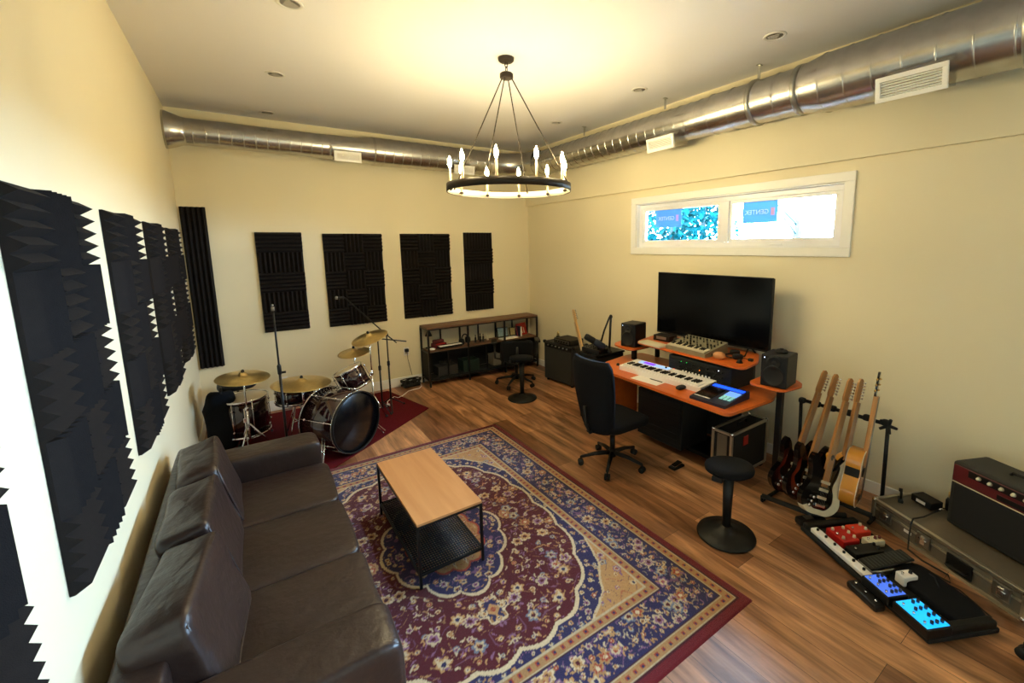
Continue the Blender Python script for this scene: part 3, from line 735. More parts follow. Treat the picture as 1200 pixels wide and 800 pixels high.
mb = MB(); mb.tube([(.09*math.cos(a*.7), .07*math.sin(a*.7), .15+.002*a) for a in range(30)], .006, 6); mb.build('coiled_lead', M_rubber, t)

# ------------------------------------------------------------------ drum kit
def lugs(mb, c, axis, r, h, n, ph=0.):
    M = frame(c, axis)
    for k in range(n):
        a = 2*PI*k/n+ph; p = M @ Vector((r*1.03*math.cos(a), r*1.03*math.sin(a), 0))
        ax = Vector(axis).normalized(); mb.cyl(p-ax*h*.5, p+ax*h*.5, .004, 6)
        for s in (-1, 1): mb.ell(p+ax*s*h*.30, (.012,.012,.012), 8, 6)
def drum(t, c, axis, r, h, nl, top=M_drumhead, bottom=M_drumhead, hoop=M_chrome):
    """c = centre"""
    ax = Vector(axis).normalized(); M = frame(Vector(c)-ax*h/2, ax)
    MB().lathe([(r-.006,.004),(r,.004),(r,h-.004),(r-.006,h-.004)], 48, M).build('shell', M_drum, t)
    MB().lathe([(.001,h),(r-.004,h),(r+.002,h-.006)], 48, M).build('batter_head', top, t)
    MB().lathe([(.001,0),(r-.004,0),(r+.002,.006)], 48, M).build('resonant_head', bottom, t)
    for z in (-.006, h-.018):
        MB().lathe([(r+.003,z),(r+.009,z),(r+.009,z+.024),(r+.003,z+.024),(r+.003,z)], 48, M).build('hoop', hoop, t)
    mb = MB(); lugs(mb, c, ax, r+.012, h-.01, nl, .3); mb.build('lugs', M_chrome, t)
def tripod(t, x, y, z, r, m=M_chrome, ph=0., zt=.28):
    for k in range(3):
        a = 2*PI*k/3+ph; c, s = math.cos(a), math.sin(a)
        mb = MB(); mb.tube([(x+.01*c, y+.01*s, zt), (x+r*.95*c, y+r*.95*s, .02)], .008, 8); mb.tube([(x+.01*c,y+.01*s,zt*.45),(x+r*.5*c,y+r*.5*s,zt*.5)], .006, 6); l = mb.build('leg', m, t)
        MB().ell((x+r*c, y+r*s, .018), (.018,.018,.014), 10, 6).build('rubber_foot', M_rubber, l)
zr_ = .008
bd = thing('bass_drum', 'dark cherry bass drum with glossy black front head facing the room', 'drum', (-3.19,-1.80,zr_))
nrm = Vector((.56,-.83,0)).normalized(); ctr = Vector((0,0,.302))-nrm*.20
drum(bd, ctr, -nrm, .288, .42, 8, M_bhead, M_bhead, M_drum)
MB().lathe([(.289,0),(.300,0),(.300,.02),(.289,.02),(.289,0)], 56, frame(ctr+nrm*.205, nrm)).build('front_hoop', M_black, bd)
MB().lathe([(.299,0),(.3025,0),(.3025,.006),(.299,.006),(.299,0)], 56, frame(ctr+nrm*.198, nrm)).build('chrome_inlay', M_chrome, bd)
MB().lathe([(.299,0),(.3025,0),(.3025,.008),(.299,.008),(.299,0)], 56, frame(ctr-nrm*.20, nrm)).build('chrome_inlay', M_chrome, bd)
tn = Vector((-nrm.y, nrm.x, 0))
for s in (-1, 1):
    mb = MB(); p = ctr+nrm*.06+tn*s*.27+Vector((0,0,-.06)); e = ctr+nrm*.16+tn*s*.40; e.z = .012
    mb.tube([p, e], .007, 8); mb.tube([p+nrm*.03, e+nrm*.03+Vector((0,0,.03)), e], .005, 6); mb.ell(e, (.012,)*3, 8, 6); mb.build('spur', M_chrome, bd)
M_line = mat('pale_silver_print', rgb(150,160,190), .3, .3)
hx4 = frame(ctr+nrm*.212, nrm)
# floor tom
ft = thing('floor_tom', 'dark cherry floor tom with chrome legs behind the sofa arm', 'drum', (-4.07,-.86,zr_)); drum(ft, (0,0,.29), (0,0,1), .205, .38, 8)
for k in range(3):
    a = 2*PI*k/3+2.6; c, s = math.cos(a)*.228, math.sin(a)*.228
    mb = MB(); mb.tube([(c,s,.42),(c,s,.04),(c*1.06,s*1.06,.015)], .0065, 8); mb.box((c*.97,s*.97,.3), (.03,.03,.05), .005); l = mb.build('leg', M_chrome, ft); MB().ell((c*1.07,s*1.07,.014), (.014,.014,.014), 8, 6).build('rubber_foot', M_rubber, l)
sn = thing('snare_drum', 'shallow dark cherry snare drum between the floor tom and bass drum', 'drum', (-3.62,-1.02,zr_)); drum(sn, (0,0,.47), (0,0,1), .18, .17, 8); tripod(sn, 0, 0, 0, .2, zt=.36)
rt_ = thing('rack_tom', 'small dark cherry tom mounted over the bass drum', 'drum', (-3.08,-1.30,zr_)); ax = Vector((-.35,.15,.9)).normalized()
drum(rt_, (-.02,0,.605), ax, .145, .22, 6)
mb = MB(); mb.tube([(.05,-.05,.53), (.02,-.13,.50), (-.10,-.22,.50)], .011, 10); mb.box((.05,-.06,.54), (.05,.04,.06), .008); mb.tube([(.02,-.13,.52), (.04,-.1,.3),(.05,.02,.04)], .008, 8); mb.build('mount_arm', M_chrome, rt_)
# cymbals
def cymbal(t, c, axis, r):
    M = frame(c, axis)
    MB().lathe([(.006,.034),(.014,.034),(.03,.028),(r*.17,.012),(r*.22,.006),(r*.6,-.006),(r*.98,-.022),(r,-.0235),(r*.98,-.0235),(r*.6,-.008),(r*.2,.004),(.03,.026),(.006,.032)], 56, M).build('cymbal', M_brass, t)
    MB().lathe([(.001,.034),(.014,.034),(.014,.05),(.008,.06),(.001,.062)], 14, M).build('felt_nut', M_matte, t)
def cstand(name, label, x, y, h, r, axis=(0,0,1), hat=False, cat='cymbal', pole_r=.011, legs=.3):
    t = thing(name, label, cat, (x, y, zr_), 0)
    cymbal(t, (0,0,h), axis, r)
    if hat: 
        M = frame((0,0,h-.03), axis)
        MB().lathe([(.006,-.03),(r*.2,-.01),(r*.98,.01),(r,.012),(r*.98,.008),(r*.2,-.013)], 48, M).build('bottom_cymbal', M_brass, t)
    MB().tube([(0,0,.06),(0,0,h*.55)], pole_r, 12).tube([(0,0,h*.5),(0,0,h+.03)], pole_r*.65, 10).lathe([(.012,h*.54),(.018,h*.545),(.018,h*.58),(.012,h*.585)], 14).build('pole', M_chrome, t)
    tripod(t, 0, 0, 0, legs)
    return t
cstand('cymbal_stand', 'bronze crash cymbal on the far left of the drum kit', -4.05, -1.16, .775, .225, (.06,-.10,1), legs=.19)
cstand('cymbal_stand', 'large bronze ride cymbal in the middle of the drum kit, behind the sofa arm', -3.575, -1.30, .66, .27, (.06,-.05,1), legs=.17)
cstand('cymbal_stand', 'small tilted bronze cymbal highest in the drum kit', -2.855, -1.09, .995, .20, (-.30,-.12,1), legs=.13)
cstand('hi_hat', 'pair of hi-hat cymbals just below the highest tilted cymbal', -2.99, -.90, .805, .175, (-.12,-.1,1), hat=True, cat='hi-hat', legs=.14)
t = thing('drum_throne', 'round black padded drum throne behind the floor tom', 'stool', (-4.12,-.50,zr_)); MB().sbox((0,0,.53), (.36,.36,.10), .7, 32).build('seat', M_blackm, t); MB().cyl((0,0,.1), (0,0,.5), .014, 12).build('post', M_chrome, t); tripod(t, 0, 0, 0, .2)
t = thing('gig_bag', 'slumped black gear bag against the left wall behind the drums', 'bag', (-4.27,-.86,0)); MB().sbox((0,0,.29), (.26,.34,.58), .5, 32, wr=.04).build('body', M_fabric, t); MB().tube([(.02,-.1,.55),(.02,-.05,.61),(.02,.05,.61),(.02,.1,.55)], .012, 8).build('handle', M_black, t)

# microphone stands by the drums
def mic(t, c, axis, L=.15, r=.024):
    M = frame(c, axis)
    MB().lathe([(.001,0),(.011,0),(.015,.02),(r*.72,L*.68),(r*.72,L*.7)], 18, M).build('microphone_body', M_black, t)
    MB().lathe([(r*.72,L*.7),(r,L*.74),(r,L*.86),(r*.7,L*.98),(.001,L)], 18, M).build('microphone_grille', M_steel, t)
def mstand(label, x, y, h, ph=0., legr=.17, zt=.13, z0=zr_):
    t = thing('microphone_stand', label, 'microphone stand', (x, y, z0), 0, 'black microphone stands')
    MB().cyl((0,0,.05), (0,0,h*.6), .011, 12).cyl((0,0,h*.55), (0,0,h), .008, 12).lathe([(.010,h*.58),(.017,h*.59),(.017,h*.64),(.01,h*.65)], 14).build('pole', M_blackm, t)
    for k in range(3):
        a = 2*PI*k/3+ph; mb = MB(); mb.tube([(.012*math.cos(a),.012*math.sin(a),zt),(legr*.97*math.cos(a),legr*.97*math.sin(a),.016)], .007, 8); l = mb.build('leg', M_blackm, t)
        MB().ell((legr*math.cos(a),legr*math.sin(a),.014), (.014,.014,.012), 8, 6).build('rubber_foot', M_rubber, l)
    return t
t = mstand('tall straight black microphone stand rising in front of the floor tom', -3.765, -1.62, 1.445, 1.0, .2)
MB().cyl((0,0,1.435), (0,0,1.47), .013, 12).ell((0,0,1.485), (.010,)*3, 10, 8).build('thread_cap', M_steel, t)
MB().box((.025,0,.86), (.05,.015,.02), .004).build('clutch_lever', M_black, t)
t = mstand('black microphone stand with long boom reaching up over the drums', -2.60, -.84, .94, .3, .18)
tip = Vector((-.40,.20,1.405)); ce = Vector((.10,-.05,.83))
MB().tube([ce, Vector((0,0,.935)), tip], .0075, 10).ell((0,0,.935), (.022,)*3, 12, 8).build('boom_arm', M_blackm, t); mic(t, tip, Vector((-.6,.1,.0)), .10, .02)
t = mstand('short black microphone stand with level boom beside the bass drum', -2.72, -.90, .90, .9, .16)
MB().tube([(-.10,.06,.935), (0,0,.915), (.30,-.12,.86)], .0075, 10).ell((0,0,.912), (.02,)*3, 12, 8).build('boom_arm', M_blackm, t)
mic(t, Vector((-.10,.06,.935)), Vector((-.8,.4,-.1)), .12, .02)

# power strip, cables, outlets
t = thing('cable_heap', 'tangled black leads and plugs heaped beside the shelf unit', 'cables', (-2.12,-.13,0))
rs2 = random.Random(3); mb = MB(); pts = []
for i in range(90):
    a = i*.55; r_ = .10+.03*rs2.random(); pts.append((r_*math.cos(a)*1.2, r_*.6*math.sin(a)+.01, .02+.09*abs(math.sin(i*.37))+.01*rs2.random()))
mb.tube(pts, .006, 6); mb.build('leads', M_rubber, t)
MB().box((0,0,.03), (.24,.07,.045), .01).box((.05,.02,.07), (.06,.05,.05), .008).box((-.05,.0,.07), (.05,.05,.06), .008).build('power_strip', M_black, t)
mb = MB(); mb.tube([(-2.62,-.72,.012),(-2.57,-.55,.006),(-2.45,-.42,.006),(-2.42,-.5,.006),(-2.35,-.45,.006),(-2.22,-.30,.006),(-2.05,-.27,.006),(-2.0,-.2,.01),(-1.985,-.10,.03)], .006, 8)
t = thing('white_extension_cord', 'white extension cord running from the drum rug to the shelf unit', 'cord', (-2.62,-.74,.008)); o = mb.build('cord', M_whitep, t); o.location = (2.62,.74,-.008)
MB().box((0,0,.018), (.05,.035,.03), .006).build('plug', M_whitep, t)
def outlet(loc, rz, label, plug=False):
    t = thing('wall_outlet', label, 'outlet', loc, rz, 'white wall outlets')
    MB().box((0,-.003,0), (.075,.006,.12), .003).build('cover_plate', M_whitep, t)
    mb = MB()
    for z in (-.025, .025): mb.box((0,-.0065,z), (.034,.003,.03), .001)
    mb.build('sockets', M_cream, t)
    if plug: MB().box((.0,-.03,.02), (.05,.05,.045), .006).tube([(0,-.05,.02),(0,-.06,-.1),(.05,-.05,-.35)], .003, 6).build('black_plug', M_black, t)
    return t
outlet((-3.655,-.001,.18+.17), 0, 'white outlet on the back wall behind the drum kit')
outlet((-2.13,-.001,.50), 0, 'white outlet on the back wall left of the shelf unit', True)
# ------------------------------------------------------------------ studio desk
def smooth(poly, r=.04, n=5):
    out = []; N = len(poly)
    for i in range(N):
        p = Vector(poly[i]).to_2d(); a = Vector(poly[i-1]).to_2d(); b = Vector(poly[(i+1) % N]).to_2d()
        u = (a-p); v = (b-p); rr = min(r, u.length*.45, v.length*.45); u.normalize(); v.normalize()
        p0 = p+u*rr; p1 = p+v*rr
        for k in range(n+1):
            t = k/n; q = p0*(1-t)**2+p*2*t*(1-t)+p1*t*t; out.append((q.x, q.y))
    return out
DX, DY = -.70, -3.65
dk = thing('studio_desk', 'orange wood multi-tier studio desk with black frame against the right wall', 'desk', (DX, DY, 0))
def Dp(pts): return [(x-DX, y-DY) for x, y in pts]
def D(x, y, z): return Vector((x-DX, y-DY, z))
def slab(name, pts, z0, z1, r=.05):
    P = smooth(Dp(pts), r); mb = MB(); mb.prism(P, z0+.004, z1); o = mb.build(name, M_orange, dk)
    mb = MB(); mb.prism([(x*1.0, y*1.0) for x, y in P], z0, z0+.004); mb.build('underside', M_matte, o); return o
slab('desktop', [(-1.10,-3.14),(-.90,-2.86),(-.52,-2.78),(-.27,-2.80),(-.25,-4.38),(-.56,-4.50),(-1.15,-4.47)], .724, .75, .06)
slab('upper_shelf', [(-.655,-3.08),(-.40,-3.0),(-.12,-2.95),(-.12,-4.12),(-.40,-4.27),(-.70,-4.31)], .958, .98, .08)
slab('speaker_shelf', [(-.66,-2.74),(-.72,-3.07),(-.38,-3.07),(-.27,-2.78),(-.42,-2.66)], .88, .90, .08)
slab('speaker_shelf', [(-.76,-4.38),(-.77,-4.66),(-.48,-4.69),(-.34,-4.50),(-.42,-4.36)], .88, .90, .07)
for x, y, z0, z1, s in ((-.55,-2.96,.75,.88,.045), (-.50,-4.52,.0,.88,.045), (-.28,-3.05,.75,.96,.04), (-.28,-4.15,.75,.96,.04), (-.36,-3.0,0,.724,.05), (-.95,-4.32,.66,.724,.04)):
    MB().box(D(x,y,(z0+z1)/2), (s,s,z1-z0), .004).build('post', M_blackm, dk)
MB().box(D(-.72,-2.93,.362), (.50,.022,.724), .003).build('end_panel', M_orange, dk)
MB().box(D(-.33,-3.56,.40), (.02,1.08,.55), .003).build('back_panel', M_matte, dk)
MB().box(D(-.62,-3.55,.62), (.5,.9,.018), .003).build('keyboard_tray', M_matte, dk)
MB().box(D(-.45,-3.60,.05), (.36,.9,.04), .004).build('foot_rail', M_blackm, dk)
# rack gear under the upper shelf
t = thing('rack_unit', 'black rack gear with tiny status lights under the upper desk shelf', 'rack unit', (-.50,-3.86,.75))
MB().box((0,0,.095), (.34,.66,.19), .004).build('case', M_matte, t)
mb = MB()
for z in (.05, .095, .14): mb.box((-.172,0,z), (.006,.62,.040), .002)
pieces(mb, 'front_plate', M_black, t)
mb = MB()
for z in (.05, .095, .14):
    for k in range(7): mb.cyl((-.175,-.25+.075*k,z), (-.19,-.25+.075*k,z), .009, 12)
pieces(mb, 'knob', M_black, t)
for (y, z, c, nm) in ((.18,.14,(20,160,60),'green'), (.12,.14,(20,160,60),'green'), (-.02,.10,(220,110,20),'amber'), (-.21,.14,(200,220,255),'white'), (.26,.05,(200,30,30),'red')):
    MB().box((-.177,y,z+.012), (.004,.006,.005)).build('status_light', mat('led_'+nm, rgb(*c), .4, emit=rgb(*c), es=3.), t)
t = thing('rack_case', 'black floor rack under the desk, left of the silver edged case', 'rack', (-.56,-3.50,.071))
MB().box((0,0,.24), (.40,.55,.48), .006).build('cabinet', M_matte, t)
mb = MB()
for z in (.06,.12,.18,.24,.30,.36,.42): mb.box((-.202,0,z), (.006,.5,.05), .002)
pieces(mb, 'front_plate', M_black, t)
# monitors
def speaker(loc, rz, w, d, h, label):
    t = thing('studio_monitor', label, 'speaker', loc, rz, 'black studio monitors')
    MB().box((0,0,h/2), (d,w,h), .012, seg=3).build('cabinet', M_black, t)
    M = frame((-d/2-.001,0,h*.36), (-1,0,0))
    MB().lathe([(w*.40,0),(w*.42,.004),(w*.39,.007),(w*.35,.002),(w*.18,-.012),(w*.10,-.004),(.001,.0)], 32, M).build('woofer', M_rubber, t)
    M = frame((-d/2-.001,0,h*.77), (-1,0,0)); MB().lathe([(w*.30,0),(w*.30,.003),(w*.12,-.004),(w*.07,.002),(.001,.004)], 28, M).build('tweeter', M_rubber, t)
    MB().box((-d/2-.002,w*.36,h*.9), (.003,.006,.006)).build('status_light', mat('led_cool', rgb(190,210,255), .4, emit=rgb(190,210,255), es=4.), t)
    MB().box((-d/2-.002,0,h*.06), (.003,.035,.01)).build('badge', mat('badge_bronze', rgb(120,92,56), .4, .6), t)
    return t
speaker((-.545,-2.94,.9), 10, .185, .215, .255, 'black studio monitor speaker on the left desk shelf')
speaker((-.625,-4.555,.9), 8, .19, .225, .25, 'black studio monitor speaker on the right desk shelf, nearest the guitars')
t = thing('speaker_puck', 'small black round gadget on top of the right monitor speaker', 'gadget', (-.60,-4.555,1.15)); MB().lathe([(.001,0),(.045,0),(.048,.01),(.035,.022),(.001,.024)], 24).build('body', M_black, t)
MB().cyl((0,0,.022), (0,0,.03), .015, 16).build('button', M_rubber, t)
# television
t = thing('television', 'large black flat screen standing behind the upper desk shelf', 'television', (-.27,-3.665,.98), 1.5)
MB().box((.02,0,.385), (.045,1.22,.64), .008).build('housing', M_black, t)
MB().box((-.004,0,.385), (.006,1.235,.655), .003).build('bezel', M_black, t)
MB().box((-.0085,0,.39), (.003,1.215,.63)).build('screen', M_screen, t)
for s in (-1, 1):
    MB().tube([(.02,s*.42,.08),(-.08,s*.44,.008),(-.10,s*.44,.006)], .007, 8).tube([(.02,s*.42,.08),(.10,s*.44,.008)], .007, 8).build('foot', M_black, t)
# white master keyboard
kb = thing('midi_keyboard', 'long white keyboard controller with lit violet screen on the desktop', 'keyboard', (-.80,-3.60,.75), 92.5)
# local x runs along the keys (towards the camera is -x), y towards the player is +y after rotation
def wedge(mb, x0, x1, y0, y1, z0, zf, zb):
    mb.add([(x0,y0,z0),(x1,y0,z0),(x1,y1,z0),(x0,y1,z0),(x0,y0,zb),(x1,y0,zb),(x1,y1,zf),(x0,y1,zf)], [[0,3,2,1],[4,5,6,7],[0,1,5,4],[1,2,6,5],[2,3,7,6],[3,0,4,7]], smooth=False)
def keys(t, x0, x1, y0, y1, z, n, name='white_keys'):
    mb = MB(); kw = (x1-x0)/n
    for i in range(n): mb.box((x0+kw*(i+.5), (y0+y1)/2, z), (kw*.93, y1-y0, .012), .001)
    pieces(mb, 'white_key', M_whitep, t)
    mb = MB()
    for i in range(n-1):
        if i % 7 in (0,1,3,4,5): mb.box((x0+kw*(i+1), y0+(y1-y0)*.31, z+.010), (kw*.55, (y1-y0)*.62, .012), .001)
    pieces(mb, 'black_key', M_black, t)
mb = MB(); wedge(mb, -.46, .46, -.135, .135, 0, .045, .062); mb.build('body', M_whitep, kb)
keys(kb, -.43, .43, -.005, .125, .052, 36)
M_scr = mat('violet_screen', rgb(70,20,200), .3, emit=rgb(90,30,230), es=1.6); M_pale = mat('pale_blue_backlit_panel', rgb(150,185,235), .3, emit=rgb(150,190,245), es=.5)
# after the 92.5 degree turn local +x points to the far end (+y), local +y points to the wall... so mirror y
for o in list(kb.children): o.data.transform(Matrix.Diagonal((1,-1,1,1))); o.data.flip_normals()
# (now keys lie at -y side => towards -y local)
MB().box((-.20,.085,.060), (.36,.06,.004), .001, rot=X('X', 3.6)).build('control_panel', M_pale, kb)
MB().box((-.255,.082,.063), (.13,.042,.004), .001, rot=X('X', 3.6)).build('screen', M_scr, kb)
MB().cyl((-.06,.085,.06), (-.06,.085,.074), .010, 18).build('dial', M_black, kb)
mb = MB()
for i in range(9): mb.cyl((.12+.034*i,.10,.058), (.12+.034*i,.10,.078), .008, 12)
for i in range(9): mb.box((.12+.034*i,.065,.058), (.018,.014,.012), .002)
pieces(mb, 'knob', M_whitep, kb)
kb.rotation_euler = (0,0,R(92.5)-PI)
for o in kb.children: pass
# drum machine
dm = thing('drum_machine', 'dark blue pad controller with lit blue screen at the right end of the desktop', 'drum machine', (-.90,-4.235,.75), -88)
M_navy = mat('navy_plastic', rgb(26,34,56), .4)
mb = MB(); mb.add([(-.155,-.18,0),(.155,-.18,0),(.155,.18,0),(-.155,.18,0),(-.155,-.18,.022),(.155,-.18,.022),(.155,.18,.06),(-.155,.18,.06)], [[0,3,2,1],[4,5,6,7],[0,1,5,4],[1,2,6,5],[2,3,7,6],[3,0,4,7]], smooth=False); mb.build('body', M_navy, dm)
Mt = X('X', 6); 
mb = MB(); mb.box((-.07,-.02,.041), (.15,.2,.004), .001, rot=Mt); mb.build('dark_display', M_screen, dm)
MB().box((.0,.13,.057), (.27,.045,.004), .001, rot=Mt).box((0,.0,0),(.001,.001,.001)).build('blue_screen', mat('blue_screen', rgb(20,60,220), .3, emit=rgb(20,70,240), es=1.3), dm)
MB().box((.09,.04,.048), (.10,.09,.004), .001, rot=Mt).build('lit_keys', mat('light_blue_keys', rgb(110,160,235), .3, emit=rgb(110,160,240), es=.5), dm)
mb = MB()
for i in range(3):
    for j in range(3): mb.box((.06+.034*i,-.02-.03*j,.045-.003*j), (.026,.022,.006), .002, rot=Mt)
pieces(mb, 'pad', mat('teal_pads', rgb(150,205,200), .4, emit=rgb(120,190,190), es=.3), dm)
MB().box((-.07,-.135,.031), (.14,.012,.004), .001, rot=Mt).build('name_strip', M_whitep, dm)
# analog synth with patch
sy = thing('synthesizer', 'small grey synthesizer with cream keys on the upper desk shelf', 'synthesizer', (-.47,-3.70,.98), -93)
mb = MB(); mb.add([(-.23,-.18,.0),(.23,-.18,.0),(.23,.14,0),(-.23,.14,0),(-.23,-.18,.035),(.23,-.18,.035),(.23,.14,.10),(-.23,.14,.10)], [[0,3,2,1],[4,5,6,7],[0,1,5,4],[1,2,6,5],[2,3,7,6],[3,0,4,7]], smooth=False); mb.build('body', mat('warm_grey_metal', rgb(150,144,118), .4, .3), sy)
mb = MB(); Mt = X('X', 11.5)
for i in range(22): mb.box((-.205+.0195*i,-.135,.052), (.018,.085,.008), .001, rot=Mt)
pieces(mb, 'cream_key', M_cream, sy)
mb = MB()
for i in range(21):
    if i % 7 in (0,1,3,4,5): mb.box((-.195+.0195*i,-.115,.062), (.010,.05,.008), .001, rot=Mt)
pieces(mb, 'black_key', M_black, sy)
mb = MB(); rs3 = random.Random(2)
for i in range(11):
    for j in range(4):
        if rs3.random() < .85:
            p = Vector((-.195+.039*i, -.05+.047*j, .0)); p.z = .035+(p.y+.18)/.32*.065; mb.cyl(p, p+Vector((0,-.003,.018)), .0085 if rs3.random() < .6 else .005, 10)
pieces(mb, 'knob', M_black, sy)
t = thing('desk_keyboard', 'small cream keyboard board lying at the left end of the upper shelf', 'keyboard', (-.62,-3.285,.98), -94)
MB().box((0,0,.008), (.30,.13,.016), .003).build('body', M_cream, t)
mb = MB()
for i in range(14):
    for j in range(5): mb.box((-.135+.0207*i,-.05+.025*j,.018), (.018,.021,.006), .001)
pieces(mb, 'keycap', M_cream, t)
t = thing('audio_box', 'flat black box with silver face at the left foot of the television', 'device', (-.36,-3.22,.98), -85); MB().box((0,0,.03), (.20,.14,.06), .005).build('case', M_black, t); MB().box((0,-.071,.035), (.12,.003,.03), .001).build('face_plate', M_steel, t)
t = thing('phone_stand', 'black wedge shaped holder beside the small synthesizer', 'holder', (-.50,-3.46+.02,.98), -95); MB().box((0,0,.005), (.07,.11,.01), .003).box((0,.03,.04), (.065,.012,.08), .003, rot=X('X', -30)).build('holder', M_black, t)
t = thing('sheet_of_paper', 'white sheet of paper on the desktop in front of the white keyboard', 'paper', (-1.0,-3.56,.7502), 4); MB().box((0,0,.0008), (.13,.30,.0014)).build('sheet', M_paper, t)
t2 = thing('pen', 'black pen lying on the white sheet of paper', 'pen', (-.955,-3.62,.7525), 94); MB().cyl((-.07,0,.004), (.06,0,.004), .004, 10).build('barrel', M_black, t2); MB().cyl((.06,0,.004), (.075,0,.004), .004, 10, .001).build('tip', M_steel, t2)
t = thing('computer_mouse', 'black computer mouse on the desktop between paper and drum machine', 'mouse', (-.955,-3.90,.75), -90); MB().sbox((0,0,.016), (.062,.105,.032), .7, 24).build('shell', M_black, t); MB().cyl((-.003,.025,.03), (.003,.025,.03), .007, 12).build('scroll_wheel', M_steel, t)
t = thing('puck', 'small black puck on the desktop left of the white keyboard', 'puck', (-.86,-3.03,.75)); MB().lathe([(.001,0),(.018,0),(.015,.02),(.001,.022)], 18).build('grip', M_black, t); MB().cyl((0,0,.02), (0,0,.024), .008, 12).build('cap', M_rubber, t)
t = thing('wooden_shaker', 'round tan wooden object on the upper shelf beside the synthesizer', 'shaker', (-.60,-4.02,.98), 20); MB().ell((0,0,.035), (.035,.055,.035)).build('body', M_table, t); MB().cyl((0,.05,.035), (0,.062,.035), .01, 12).build('cap', M_dfoot, t)
t = thing('desk_headphones', 'black headphones lying behind the tan wooden object', 'headphones', (-.42,-4.06,.98), 40)
MB().tube([(.08*math.cos(a), .08*math.sin(a), .012) for a in [PI*i/12 for i in range(13)]], .008, 8).build('headband', M_black, t)
for s in (-1, 1): MB().sbox((s*.08,-.01,.025), (.05,.09,.05), .6, 20).build('ear_cup', M_black, t)
t = thing('dial_controller', 'small black round controller at the right end of the upper shelf', 'controller', (-.56,-4.19,.98)); MB().lathe([(.001,0),(.022,0),(.022,.012),(.014,.028),(.001,.03)], 20).build('dial', M_black, t); MB().lathe([(.001,0),(.028,0),(.028,.004),(.001,.004)], 20).build('base', M_rubber, t)
t = thing('plug', 'small black plug lying close to the television foot on the upper shelf', 'plug', (-.44,-4.22,.98)); MB().box((0,0,.012), (.03,.04,.024), .005).build('body', M_black, t); MB().tube([(0,.02,.012),(.03,.07,.006),(.0,.12,.006),(-.04,.16,.005)], .003, 6).build('lead', M_rubber, t)
# microphone on a boom arm, standing on a black gear box left of the desk
t = thing('gear_box', 'black gear box left of the desk carrying the microphone arm', 'box', (-.66,-2.56,0)); MB().box((0,0,.38), (.42,.28,.76), .01).build('cabinet', M_matte, t)
MB().box((0,0,.775), (.44,.30,.02), .004).build('top', M_black, t)
MB().box((.0,-.142,.4), (.30,.004,.5), .001).build('front_panel', M_black, t)
t = thing('mixer', 'small black mixer lying on the gear box behind the office chair', 'mixer', (-.74,-2.55,.785), 15); mb = MB(); mb.box((0,0,.03), (.24,.24,.05), .008, rot=X('X', 4)); mb.build('body', M_black, t)
mb = MB()
for i in range(6):
    for j in range(4): mb.cyl((-.09+.036*i,-.08+.05*j,.052), (-.09+.036*i,-.08+.05*j,.07), .007, 10)
pieces(mb, 'knob', M_rubber, t)
t = thing('boom_microphone', 'black folded boom arm holding a large dark microphone beside the desk', 'microphone', (-.655,-2.68,.785), 0)
MB().lathe([(.001,0),(.035,0),(.035,.015),(.014,.03),(.012,.06),(.001,.06)], 20).build('clamp_base', M_black, t)
MB().tube([(0,0,.05),(.012,-.006,.40)], .013, 10).ell((.012,-.006,.41), (.02,.02,.024)).build('lower_arm', M_black, t)
MB().tube([(.0,0,.41),(-.055,.03,.25),(-.10,.04,.10)], .010, 10).ell((-.10,.04,.10), (.016,)*3).build('upper_arm', M_black, t)
ax = Vector((-.62,.42,.48)).normalized(); M = frame(Vector((-.12,.02,.10))-ax*.06, ax) @ Matrix.Scale(1.4, 4)
MB().lathe([(.001,0),(.022,.002),(.028,.015),(.028,.09),(.024,.095),(.024,.10)], 22, M).build('microphone_body', mat('slate_blue_metal', rgb(44,52,70), .35, .5), t)
MB().lathe([(.024,.10),(.026,.105),(.026,.17),(.020,.185),(.001,.188)], 22, M).build('microphone_grille', M_black, t)
MB().tube([(-.13,.04,.10),(-.135,.04,.05),(-.11,.03,.04)], .008, 8).build('yoke', M_black, t)
# silver edged case under desk
t = thing('flight_case', 'black flight case with silver edges standing under the right end of the desk', 'flight case', (-.53,-4.215,0))
hx5, hy5, zt5 = .27, .085, .435
MB().box((0,0,.235), (2*hx5,2*hy5,.385), .004).build('shell', M_matte, t)
mb = MB()
for x in (-hx5, hx5):
    for y in (-hy5, hy5): mb.box((x,y,.235), (.022,.022,.39), .002)
for z in (.045, zt5-.005):
    for y in (-hy5, hy5): mb.box((0,y,z), (2*hx5,.02,.02), .002)
    for x in (-hx5, hx5): mb.box((x,0,z), (.02,2*hy5,.02), .002)
mb.build('metal_edging', M_alum, t)
MB().box((-hx5-.002,0,.24), (.004,.09,.34)).build('pale_strip', M_casegrey, t)
for x in (-hx5, hx5):
    for y in (-hy5, hy5):
        MB().ell((x,y,zt5), (.018,.018,.018)).build('corner_ball', M_chrome, t)
        MB().cyl((x*.85-.012,y*.8,.022), (x*.85+.012,y*.8,.022), .022, 16).build('caster', M_rubber, t)
MB().box((-.06,-hy5-.002,.33), (.07,.004,.08), .001).build('red_label', M_red, t)
MB().tube([(-.05,0,zt5),(-.05,0,zt5+.028),(.08,0,zt5+.028),(.08,0,zt5)], .008, 8).build('handle', M_black, t)
# pedals under the desk
t = thing('sustain_pedal', 'small black pedal on the floor under the desk', 'pedal', (-.66,-3.88-.0,0), -90); t.location = (-.93,-3.86,0)
MB().box((0,0,.012), (.07,.14,.02), .004).build('base', M_black, t); MB().box((0,.0,.035), (.05,.10,.01), .003, rot=X('X', 10)).build('treadle', M_chrome, t)

